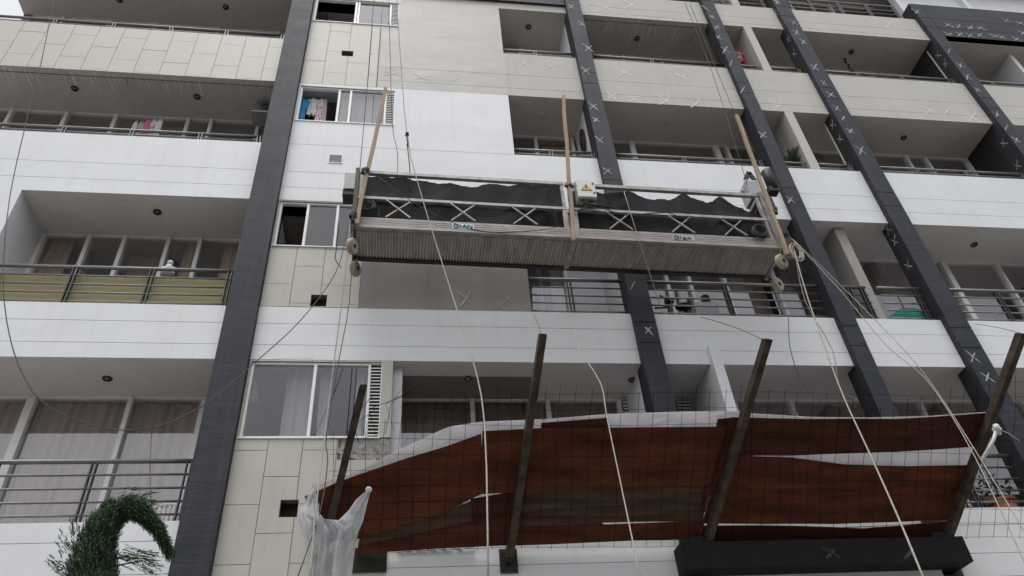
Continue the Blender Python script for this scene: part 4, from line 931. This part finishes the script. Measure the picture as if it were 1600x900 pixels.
# wooden poles lashed to the rail
def pole(pa, pb, ya, yb, label):
    a, b = P(*pa, ya), P(*pb, yb); mb = MB(); k = 8; r = random.Random(pa[0]); pts = [a.lerp(b, i / k) + Vector((r.uniform(-.006, .006), 0, 0)) for i in range(k + 1)]
    for i in range(k): mb.bar(pts[i], pts[i + 1], .046, .042, 0, (0, 1, 0))
    solo(mb, 'wooden_pole', POLE, label, 'pole', 'timber poles lashed to the platform')
pole((603, 138), (557, 350), 6.68, 6.66, 'raw timber pole lashed to the left end of the platform')
pole((880, 150), (896, 376), 6.68, 6.64, 'raw timber pole lashed at the middle of the platform beside the control box')
pole((1151, 180), (1230, 398), 6.68, 6.64, 'raw timber pole lashed to the right end of the platform near the hoist')
for (px, py, lab) in ((571, 268, 'black lashing round the left timber pole at the top rail'), (552, 338, 'black lashing at the foot of the left timber pole'), (1224, 366, 'black lashing near the foot of the right timber pole'), (890, 292, 'thin dark lashing round the middle timber pole')):
    c = P(px, py, 6.66); mb = MB(); r = random.Random(px)
    for k in range(5):
        tilt = r.uniform(-.5, .5); R_ = .042 if px != 890 else .034
        mb.tube([(c.x + R_ * math.cos(a * .5236), c.y + R_ * math.sin(a * .5236), c.z + tilt * R_ * math.cos(a * .5236) + (k - 2) * .013) for a in range(13)], .010 if px != 890 else .005, 5)
    solo(mb, 'lashing', CABLE_B, lab, 'lashing')
# coils of cable and rope on the platform
def coil(px, py, y, R_, n, m, rad, label, name, tall=1.0):
    c = P(px, py, y); mb = MB(); r = random.Random(px)
    for k in range(n):
        ox, oz, rr = r.uniform(-.02, .02), r.uniform(-.02, .02), R_ * r.uniform(.8, 1.1)
        mb.tube([(c.x + ox + rr * math.cos(a * .2618), c.y + r.uniform(-.004, .004) + k * .006 - .02, c.z + oz + rr * tall * math.sin(a * .2618)) for a in range(25)], rad, 5)
    solo(mb, name, m, label, 'cable' if name != 'rope_coil' else 'rope')
coil(575, 322, 6.70, .085, 7, CABLE_B, .006, 'coil of thin black cable hanging at the left end of the platform', 'cable_coil')
coil(1187, 360, 6.68, .095, 9, CABLE, .007, 'coil of grey cable hanging at the right end of the platform below the hoist', 'cable_coil')
coil(1243, 395, 6.62, .07, 4, ROPE, .010, 'coil of pale rope tied to the right end of the platform', 'rope_coil', 2.0)

# ------------------------------------------------------------------ ropes and cables
def line(pts, r, m, label, name='rope', cat='rope', sm=3):
    pp = [P(*p) for p in pts]; out = []
    for i in range(len(pp) - 1):                                      # Catmull Rom
        p0, p1, p2, p3 = pp[max(0, i - 1)], pp[i], pp[i + 1], pp[min(len(pp) - 1, i + 2)]
        for k in range(sm):
            t = k / sm; out.append(.5 * ((2 * p1) + (p2 - p0) * t + (2 * p0 - 5 * p1 + 4 * p2 - p3) * t * t + (3 * p1 - p0 - 3 * p2 + p3) * t ** 3))
    out.append(pp[-1]); mb = MB(); mb.tube(out, r, 6); return solo(mb, name, m, label, cat)
line([(618, -30, 6.9), (625, 80, 6.85), (636, 212, 6.7), (657, 300, 6.5), (700, 440, 6.1), (738, 560, 5.7), (757, 660, 5.3), (763, 910, 4.6)], .0062, ROPE, 'pale rope from the iron hook down across the left part of the boards')
c = P(636, 214, 6.68); mb = MB(); mb.tube([(c.x, c.y, c.z + .06), (c.x + .02, c.y, c.z + .03), (c.x, c.y, c.z), (c.x - .02, c.y, c.z + .03), (c.x, c.y, c.z + .06)], .010, 6); mb.tube([(c.x, c.y, c.z), (c.x + .01, c.y, c.z - .08), (c.x + .02, c.y, c.z - .2)], .012, 6); mb.ball((c.x, c.y, c.z + .07), .025)
solo(mb, 'rope_hook', PDARK, 'dark iron hook joining two ropes above the left end of the platform', 'hook')
line([(586, -30, 6.9), (575, 120, 6.9), (562, 268, 6.9)], .005, CABLE, 'thin steel cable above the left hoist', 'hoist_cable', 'cable')
line([(636, 225, 6.8), (640, 260, 6.8), (641, 300, 6.82)], .007, CABLE, 'short doubled cable hanging below the iron hook', 'hoist_cable', 'cable')
line([(607, -20, 7.3), (610, 100, 7.3), (613, 195, 7.3), (621, 238, 7.2), (621, 275, 7.0)], .005, CABLE, 'kinked thin wire running down beside the louvre to the platform', 'hoist_cable', 'cable')
line([(1060, -20, 6.9), (1110, 105, 6.9), (1168, 290, 6.9)], .005, CABLE, 'left one of two steel cables above the right hoist', 'hoist_cable', 'cable')
line([(1068, -20, 6.85), (1120, 110, 6.85), (1190, 275, 6.85)], .005, CABLE, 'right one of two steel cables above the right hoist', 'hoist_cable', 'cable')
line([(975, 300, 6.7), (1000, 380, 6.7), (1036, 492, 7.2)], .005, ROPE, 'pale string from the platform rail to the balcony under it', 'rope', 'rope')
line([(898, 515, 7.0), (905, 545, 6.6), (938, 598, 6.2), (948, 650, 5.9), (975, 780, 5.4), (1002, 910, 4.9)], .0058, ROPE, 'pale rope with a kink crossing the middle of the boards')
line([(1238, 380, 6.65), (1262, 465, 6.4), (1310, 600, 5.9), (1355, 700, 5.5), (1400, 800, 5.1), (1446, 910, 4.6)], .0072, ROPE, 'thick pale rope from the right end of the platform across the boards')
line([(1240, 385, 6.7), (1258, 470, 6.7), (1300, 545, 6.8), (1312, 608, 6.9), (1330, 620, 7.0), (1342, 626, 7.0)], .0045, ROPE, 'thin slack rope ending in a hooked loop by the third pilaster')
line([(1240, 375, 6.7), (1330, 462, 6.4), (1420, 555, 6.0), (1470, 620, 5.8), (1540, 730, 5.4), (1600, 830, 5.0), (1640, 900, 4.8)], .0042, ROPE, 'upper of two thin ropes slanting to the lower right corner')
line([(1236, 372, 6.7), (1310, 450, 6.4), (1385, 540, 6.0), (1445, 590, 5.8), (1505, 680, 5.4), (1560, 790, 5.0), (1610, 900, 4.8)], .0042, ROPE, 'lower of two thin ropes slanting to the lower right corner')
line([(547, 350, 6.7), (538, 440, 6.65), (520, 580, 6.5), (505, 700, 6.3), (492, 810, 6.0), (484, 910, 5.8)], .0065, ROPE, 'grey pale rope hanging from the left end of the platform past the torn plastic')
line([(553, 350, 6.75), (546, 470, 6.72), (530, 560, 6.6), (510, 680, 6.4), (512, 720, 6.3), (500, 800, 6.2), (462, 910, 6.0)], .005, CABLE, 'thin dark wire hanging beside the left rope', 'wire', 'wire')
line([(90, -30, 5.6), (66, 90, 5.6), (40, 195, 5.6), (15, 310, 5.6), (5, 430, 5.6), (14, 520, 5.6), (38, 590, 5.6), (75, 635, 5.6), (140, 664, 5.7), (200, 672, 5.8), (260, 662, 5.9), (330, 625, 6.1), (400, 565, 6.3), (470, 500, 6.5), (525, 425, 6.7), (545, 350, 6.8)], .005, CABLE, 'long dark cable sagging from the top left down to the left end of the platform', 'cable', 'cable', 4)
line([(390, 570, 6.9), (440, 560, 6.9), (490, 560, 6.9)], .001, CABLE, 'hair thin wire above the lowest block window', 'wire', 'wire')
line([(530, 340, 6.85), (526, 385, 6.85), (524, 405, 6.85), (533, 418, 6.85)], .006, CABLE_B, 'short black cable end curling below the left end of the platform', 'cable', 'cable')
line([(1232, 495, 7.5), (1234, 540, 7.45), (1247, 585, 7.5), (1262, 610, 7.4), (1285, 628, 7.2), (1318, 636, 7.0)], .005, CABLE, 'thin slack wire below the right balcony railing with a knot', 'wire', 'wire')
line([(1095, 495, 7.58), (1150, 512, 7.0), (1190, 530, 6.1)], .004, CABLE, 'thin tie wire from the white band to the third steel tube', 'wire', 'wire')
line([(1524, 506, 7.58), (1560, 512, 7.0), (1593, 520, 6.1)], .004, CABLE, 'thin tie wire to the rightmost steel tube', 'wire', 'wire')
line([(835, 492, 7.58), (842, 510, 7.0), (846, 524, 6.1)], .003, CABLE, 'thin tie wire to the second steel tube', 'wire', 'wire')
line([(590, 275, 6.72), (640, 312, 6.7), (700, 345, 6.7), (760, 362, 6.71), (840, 360, 6.7), (880, 352, 6.7)], .005, CABLE_B, 'black cable sagging across the toe board of the left half of the platform', 'cable', 'cable')
line([(893, 330, 6.7), (940, 325, 6.7), (975, 336, 6.7), (1040, 332, 6.7), (1070, 341, 6.7), (1130, 342, 6.7), (1180, 345, 6.7)], .007, CABLE_B, 'black cable looped along the mid rail of the right half of the platform', 'cable', 'cable')

# ------------------------------------------------------------------ the board canopy over the street
PO = Vector((0, 7.5, 4.52)); PU = Vector((0, -1.45, 1.61)).normalized(); PN = Vector((0, 1.61, 1.45)).normalized()
def CP(px, py, off=0.0):
    d = ray(px, py); o = PO + PN * off; t = (o - EYE).dot(PN) / d.dot(PN); return EYE + d * t
for k, (b, t, lab) in enumerate((((503, 870), (568, 602), 'rusty square steel tube, shortest one at the left end of the boards'), ((797, 862), (848, 522), 'rusty square steel tube second from left in front of the boards'), ((1104, 850), (1199, 530), 'rusty square steel tube third from left rising past the white band'), ((1479, 842), (1596, 521), 'rusty square steel tube at the right end of the boards with tied rags'))):
    B0, T0 = CP(*b, -.045), CP(*t, -.045); B0 = B0 + (B0 - T0).normalized() * .04
    root = thing('support_tube', B0, lab, 'steel tube', 'slanting steel tubes holding the board canopy')
    mb = MB(); d = (T0 - B0).normalized(); a = Vector((1, 0, 0)); c = d.cross(a).normalized(); w, h, th = .036, .05, .004
    out0 = [B0 + a * sx * w + c * sy * h for sx, sy in ((-1, -1), (1, -1), (1, 1), (-1, 1))]; out1 = [p + (T0 - B0) for p in out0]
    in1 = [T0 + a * sx * (w - th) + c * sy * (h - th) for sx, sy in ((-1, -1), (1, -1), (1, 1), (-1, 1))]; in0 = [p - d * .15 for p in in1]
    for i in range(4):
        j = (i + 1) % 4; mb.face([out0[i], out0[j], out1[j], out1[i]]); mb.face([out1[i], out1[j], in1[j], in1[i]], 0); mb.face([in1[i], in1[j], in0[j], in0[i]], 1)
    mb.face(in0, 1); build(mb, 'tube', [TUBE, PDARK], root)
    mb = MB(); mb.box(B0.x - .09, B0.x + .09, FY - .022, FY - .003, B0.z - .14, B0.z + .10)
    for sx in (-.06, .06):
        for sz in (-.1, .06): mb.tube([(B0.x + sx, FY - .035, B0.z + sz), (B0.x + sx, FY - .02, B0.z + sz)], .012, 6)
    if B0.y < FY - .05: mb.bar((B0.x, B0.y - .02, B0.z), (B0.x, FY - .02, B0.z - .02), .06, .08)
    build(mb, 'base_plate', PDARK, root)
BG = 'boards laid over the wire mesh canopy'
def board(q, m, label, off, th=.016):
    mb = MB(); lo = [CP(x, y, off) for x, y in q]; sgn = 1
    # soften the outline: a few extra points with small wobble along each edge
    r = random.Random(int(q[0][0] * 7 + q[0][1])); L = []
    for i in range(len(lo)):
        a, b = lo[i], lo[(i + 1) % len(lo)]; n = max(1, int((b - a).length / .35))
        for k in range(n): L.append(a.lerp(b, k / n) + PU * (r.uniform(-.005, .005) if k else 0))
    mb.hexa([p + PN * th for p in reversed(L)], list(reversed(L))); return solo(mb, 'board', m, label, 'board', BG)
board([(476, 776), (527, 754), (560, 742), (640, 715), (700, 697), (752, 678), (757, 770), (690, 802), (560, 842), (500, 850)], WOODR, 'large red brown board at the left end under the torn plastic', .012)
board([(562, 836), (690, 800), (740, 782), (742, 812), (640, 836), (560, 852)], WOODG, 'grey weathered board below the large left board', .03)
board([(735, 780), (815, 766), (810, 800), (738, 822)], WOODR2, 'short dark board left of the second tube', .022)
board([(558, 866), (560, 848), (690, 822), (800, 798), (798, 852), (690, 857)], WOODR, 'lowest red board at the left end of the canopy', .05)
board([(754, 674), (850, 669), (1000, 668), (1136, 667), (1108, 758), (960, 762), (812, 769), (752, 772)], WOODR, 'large red brown board between the second and third tubes', .016)
board([(846, 661), (950, 653), (954, 676), (846, 678)], WOODR2, 'small dark board end sticking up above the middle board', .034)
board([(800, 763), (960, 757), (1112, 752), (1104, 786), (950, 790), (800, 797)], WOODG, 'grey weathered plank below the large middle board', .034)
board([(798, 793), (950, 787), (1104, 783), (1098, 815), (940, 817), (796, 823)], WOODG, 'brown weathered plank second from bottom in the middle', .05)
board([(796, 818), (930, 812), (945, 820), (1060, 815.5), (1098, 806), (1094, 842), (940, 847), (794, 853)], WOODR, 'lowest red plank between the second and third tubes', .062)
board([(1142, 652), (1270, 655), (1400, 655), (1546, 645), (1524, 698), (1400, 706), (1235, 712), (1126, 712)], WOODR2, 'dark red board along the upper edge of the right bay, bowed', .016)
board([(1128, 710), (1235, 715), (1320, 726), (1420, 729), (1516, 727), (1508, 756), (1340, 764), (1112, 764)], WOODR, 'red board below the long gap in the right bay', .028)
board([(1114, 760), (1300, 760), (1508, 752), (1492, 812), (1300, 819), (1098, 818)], WOODR, 'broad red brown board in the lower right bay', .044)
board([(1100, 822), (1240, 822), (1350, 826), (1486, 814), (1478, 842), (1340, 848), (1092, 848)], WOODR2, 'lowest dark red board in the right bay', .06)
board([(1122, 655), (1150, 652), (1120, 762), (1095, 790)], WOODR2, 'dark board strip hidden behind the third tube', .03)
# wire mesh under the boards
mb = MB(); r = random.Random(21)
u0, u1 = -.02, 1.98
def MP(x, u, o=-.004): return Vector((x, PO.y, PO.z)) + PU * u + PN * (o + .010 * math.sin(x * 2.3 + u * 3) + .006 * math.sin(x * 7.1)) + Vector((.012 * math.sin(u * 5 + x * 3), 0, 0))
UT = [(CP(px, py, -.01).x, (CP(px, py, -.01) - PO).dot(PU)) for px, py in ((495, 690), (560, 672), (640, 648), (700, 612), (900, 612), (1000, 617), (1130, 612), (1200, 612), (1300, 622), (1380, 640), (1430, 625), (1560, 585), (1640, 570))]
def utop(x):
    for (a, ua), (b, ub) in zip(UT, UT[1:]):
        if a <= x <= b: return ua + (ub - ua) * (x - a) / (b - a)
    return UT[0][1] if x < UT[0][0] else UT[-1][1]
x = -.68
while x < 6.95:
    ut = utop(x); jit = r.uniform(-.012, .012); mb.tube([MP(x + jit + .03 * s / 10, ut * s / 10) for s in range(11)] + [MP(x + jit + .035, ut + r.uniform(.01, .07))], .0022, 4, 0, False, False); x += .158
for u in [k * .158 for k in range(13)]:
    xs = [-.7 + 7.65 * i / 60 for i in range(61)]; xs = [x_ for x_ in xs if u < utop(x_) - .01]
    if len(xs) > 3: mb.tube([MP(x_, u + .02 * math.sin(x_ * 1.3 + u * 2)) for x_ in xs], .0022, 4, 0, False, False)
for k in range(5):                                                     # loose bent wires at the left corner
    a = CP(560 + k * 14, 690 - k * 4, -.02); mb.tube([a, a + Vector((r.uniform(-.1, .2), r.uniform(-.1, .05), r.uniform(.1, .3))), a + Vector((r.uniform(-.1, .35), -.1, r.uniform(.25, .5)))], .0028, 4, 0, False, False)
solo(mb, 'wire_mesh', REBAR, 'rusty welded wire mesh stretched over the steel tubes under the boards', 'wire mesh')
# white plastic sheet lying on the boards
def strip(lower, upper, off, label, m=PLASTIC, name='plastic_sheet', n=44, wob=.012):
    def samp(pl, t):
        tt = t * (len(pl) - 1); i = min(int(tt), len(pl) - 2); f = tt - i; return (pl[i][0] + (pl[i + 1][0] - pl[i][0]) * f, pl[i][1] + (pl[i + 1][1] - pl[i][1]) * f)
    rows = []
    for k in range(7):
        s = k / 6; row = []
        for i in range(n + 1):
            t = i / n; a, b = samp(lower, t), samp(upper, t); x, y = a[0] + (b[0] - a[0]) * s, a[1] + (b[1] - a[1]) * s
            row.append(CP(x, y, off + wob * math.sin(i * .9 + k) + wob * .7 * math.sin(i * 2.3 + k * 1.9)))
        rows.append(row)
    mb = MB(); mb.grid(rows); mb.grid([[p + PN * .002 for p in r_] for r_ in rows]); return solo(mb, name, m, label, 'plastic sheet')
strip([(478, 800), (540, 772), (627, 732), (700, 708), (752, 700), (850, 690), (960, 690), (1060, 690), (1150, 680)], [(490, 757), (555, 737), (627, 701), (700, 667), (752, 659), (850, 655), (950, 647), (1055, 643.5), (1156, 642)], .085, 'white plastic sheet showing above the boards from the left end to the third tube')
strip([(1150, 680), (1250, 740), (1340, 745), (1430, 745), (1520, 740)], [(1158, 645), (1270, 651.5), (1350, 652.5), (1450, 650), (1546, 643.5)], .082, 'white plastic sheet seen through the gap between the right hand boards')
strip([(620, 866), (660, 864), (700, 861), (742, 857)], [(622, 850), (660, 848), (700, 845), (740, 842)], .095, 'strip of white plastic under the lowest boards near the wall')
# torn plastic hanging off the left end
def PB(px, py, y): return P(px, py, y)
left = [(490, 752, 6.35), (481, 775, 6.32), (468, 798, 6.28), (466, 815, 6.27), (472, 836, 6.28), (480, 860, 6.3), (483, 885, 6.3), (484, 925, 6.3)]
right = [(499, 790, 6.42), (498, 800, 6.36), (510, 815, 6.2), (548, 812, 6.12), (562, 820, 6.12), (556, 850, 6.15), (552, 878, 6.2), (547, 925, 6.25)]
def dense(pl, n=4):
    out = []
    for a, b in zip(pl, pl[1:]): out += [tuple(a[q] + (b[q] - a[q]) * k / n for q in range(3)) for k in range(n)]
    return out + [pl[-1]]
left, right = dense(left), dense(right); rows = []
for i, (a, b) in enumerate(zip(left, right)):
    row = []
    for k in range(61):
        s = k / 60; y = a[2] + (b[2] - a[2]) * s - .10 * math.sin(math.pi * s) * min(1, i / 9)
        y += .026 * math.sin(s * 23 + i * .12) + .013 * math.sin(s * 51 + i * .21 + 2 * math.sin(i * .3)) + .007 * math.sin(s * 97 - i * .5) + .008 * math.sin(i * 1.1 + s * 13)
        row.append(P(a[0] + (b[0] - a[0]) * s, a[1] + (b[1] - a[1]) * s + (3.0 * math.sin(s * 17) + 1.6 * math.sin(s * 41)) * max(0, 1 - i / 5), y))
    rows.append(row)
mb = MB(); mb.grid(rows)
top = [(505, 822, 6.2), (530, 812, 6.12), (545, 797, 6.08), (556, 781, 6.05), (566, 772, 6.03), (577, 764, 6.02)]; bot = [(520, 850, 6.14), (545, 842, 6.10), (558, 835, 6.1), (567, 815, 6.1), (573, 790, 6.08), (578, 770, 6.04)]
rows = []
for k in range(9):
    s = k / 8; rows.append([P(a[0] + (b[0] - a[0]) * s, a[1] + (b[1] - a[1]) * s, a[2] + (b[2] - a[2]) * s - .03 * math.sin(math.pi * s) + .01 * math.sin(k * 2 + i)) for i, (a, b) in enumerate(zip(top, bot))])
mb.grid(rows); c = P(576, 765, 6.02); mb.ball(tuple(c), .028, .026, .026)
solo(mb, 'hanging_plastic', PLASTIC2, 'torn milky plastic hanging off the left end of the boards and knotted', 'plastic sheet')
# white rag tied to the rightmost tube
c = P(1558, 670, 6.25); mb = MB(); r = random.Random(2)
for k in range(9): mb.ball((c.x + r.uniform(-.03, .03), c.y + r.uniform(-.03, .03), c.z + r.uniform(-.04, .04)), r.uniform(.02, .035), None, None, 0, 7, 5)
d = P(1535, 718, 6.35); mb.tube([c, c.lerp(d, .4) + Vector((.02, 0, 0)), d], [.022, .016, .02], 6); mb.tube([c, c + Vector((.1, 0, -.05)), c + Vector((.18, 0, -.14))], .004, 4)
solo(mb, 'tied_rag', CLW, 'crumpled white rag tied to the rightmost steel tube', 'rag')
# black slab on the lower wall, standing in for a dark opening
mb = MB(); mb.box(-.46, -.125, FY - .02, FY - .004, 4.36, 4.60); build(mb, 'dark_opening_slab', BLACKHOLE, bld)

# ------------------------------------------------------------------ drooping conifer in the foreground
TY = 4.6
spine = [P(140, 1000, TY), P(141, 930, TY), P(144, 880, TY), P(152, 845, TY), P(165, 815, TY), P(182, 796, TY), P(203, 793, TY), P(225, 803, TY), P(243, 822, TY), P(255, 842, TY), P(265, 862, TY)]
rad = [.19, .165, .14, .112, .098, .082, .064, .046, .032, .020, .010]
base = Vector((spine[0].x, TY, 0.0))
tree = thing('conifer', base, 'dark green conifer with its tip drooping to the right at lower left', 'tree')
mb = MB(); full = [Vector((base.x, TY, 0)), Vector((base.x, TY, 1.2)), Vector((base.x, TY, 2.2))] + spine
mb.tube(full, [.09, .075, .06] + [max(.006, .04 - .004 * i) for i in range(len(spine))], 8); build(mb, 'trunk', BARK, tree)
mb = MB(); r = random.Random(33)
chain = [Vector((base.x, TY, .5)), Vector((base.x, TY, 1.6))] + spine; crad = [.42, .36] + rad
def spray(o, d, L, mi):
    """a feathery frond: many thin needles along a short twig"""
    d = d.normalized(); s = d.cross(Vector((r.uniform(-1, 1), r.uniform(-1, 1), r.uniform(-1, 1)))).normalized(); t = d.cross(s)
    n = 9
    for k in range(n):
        u = k / n; p = o + d * L * u + Vector((0, 0, -.12 * L * u * u)); ang = r.uniform(0, 6.28); side_ = (s * math.cos(ang) + t * math.sin(ang)); tip = p + (d * .8 + side_ * .55) * L * .34 * (1.1 - u * .6); w = side_.cross(d) * L * .042
        mb.face([p - w, p + w, tip], mi)
for i in range(len(chain) - 1):
    a, b = chain[i], chain[i + 1]; ra, rb = crad[i], crad[i + 1]; seg = (b - a).length; ax = (b - a).normalized(); n = int(8500 * seg * (.5 + 3.0 * (ra + rb))) if i > 1 else 500
    for k in range(n):
        u = r.random(); rr = (ra + (rb - ra) * u) * math.sqrt(r.uniform(.02, 1)); an = r.uniform(0, 6.28); s = ax.cross(Vector((0, 1, .2))).normalized(); t = ax.cross(s)
        o = a.lerp(b, u) + (s * math.cos(an) + t * math.sin(an)) * rr * .85
        out = (s * math.cos(an) + t * math.sin(an)); L = r.uniform(.03, .068)
        spray(o, ax * 1.2 + out * .42 + Vector((r.uniform(-.2, .2), r.uniform(-.2, .2), r.uniform(-.1, .1))), L, 0)
for (px, py, dx, dz, n) in ((200, 868, .9, -.1, 40), (222, 876, .9, -.35, 30), (116, 866, -.5, .8, 20), (108, 893, -.7, .5, 20), (120, 835, -.3, 1, 16), (208, 780, 1, .1, 40)):
    c = P(px, py, TY)
    mb.tube([P(160, py + 12, TY) if px > 180 and py > 860 else (P(140, py + 15, TY) if px < 130 else c), c], [.008, .004], 4, 0)
    for k in range(n): spray(c + Vector((r.gauss(0, .035), r.gauss(0, .04), r.gauss(0, .022))), Vector((dx, r.uniform(-.3, .3), dz + r.uniform(-.25, .25))), r.uniform(.05, .11), 0)
build(mb, 'crown', CONI, tree)

# ------------------------------------------------------------------ house across the street (mirrored in the lower windows)
t = thing('gabled_house', (-9, -11, -.12), 'brown gabled house across the street, mirrored in the lower left window', 'house')
mb = MB(); mb.box(-16, -3, -17, -10, -.12, 6.5); mb.hexa([(-16, -10, 6.5), (-3, -10, 6.5), (-9.5, -10, 9.2)], [(-16, -17, 6.5), (-3, -17, 6.5), (-9.5, -17, 9.2)]); build(mb, 'wall', BRICK, t)
mb = MB(); mb.hexa([(-16.6, -9.6, 6.45), (-9.5, -9.6, 9.4), (-9.5, -9.6, 9.6), (-16.6, -9.6, 6.65)], [(-16.6, -17.4, 6.45), (-9.5, -17.4, 9.4), (-9.5, -17.4, 9.6), (-16.6, -17.4, 6.65)]); mb.hexa([(-2.4, -9.6, 6.45), (-2.4, -9.6, 6.65), (-9.5, -9.6, 9.6), (-9.5, -9.6, 9.4)], [(-2.4, -17.4, 6.45), (-2.4, -17.4, 6.65), (-9.5, -17.4, 9.6), (-9.5, -17.4, 9.4)]); build(mb, 'roof', ROOFT, t)
for x in (-13.5, -9.5, -5.5):
    for z in (1.0, 4.0): mb = MB(); mb.box(x - .6, x + .6, -10.0, -9.95, z, z + 1.4); build(mb, 'window', BLACKHOLE, t)

t = thing('sky_block_terrace', (15, -12, -.12), 'unseen plain grey terrace added across the street to block low sky', 'house')  # unseen block, added and sized to cut low sky off the lower facade
mb = MB(); mb.box(-2, 26, -18, -10, -.12, 13.5); build(mb, 'wall', mat('terrace_plaster', (.22, .21, .20), .9, .1, 2), t)
mb = MB(); mb.box(-2.2, 26.2, -18.2, -9.8, 13.5, 13.8); build(mb, 'roof', ROOFT, t)
for x in range(1, 25, 3):
    for z in (1.0, 4.0, 7.0, 10.0): mb = MB(); mb.box(x - .6, x + .6, -10.0, -9.95, z, z + 1.4); build(mb, 'window', BLACKHOLE, t)
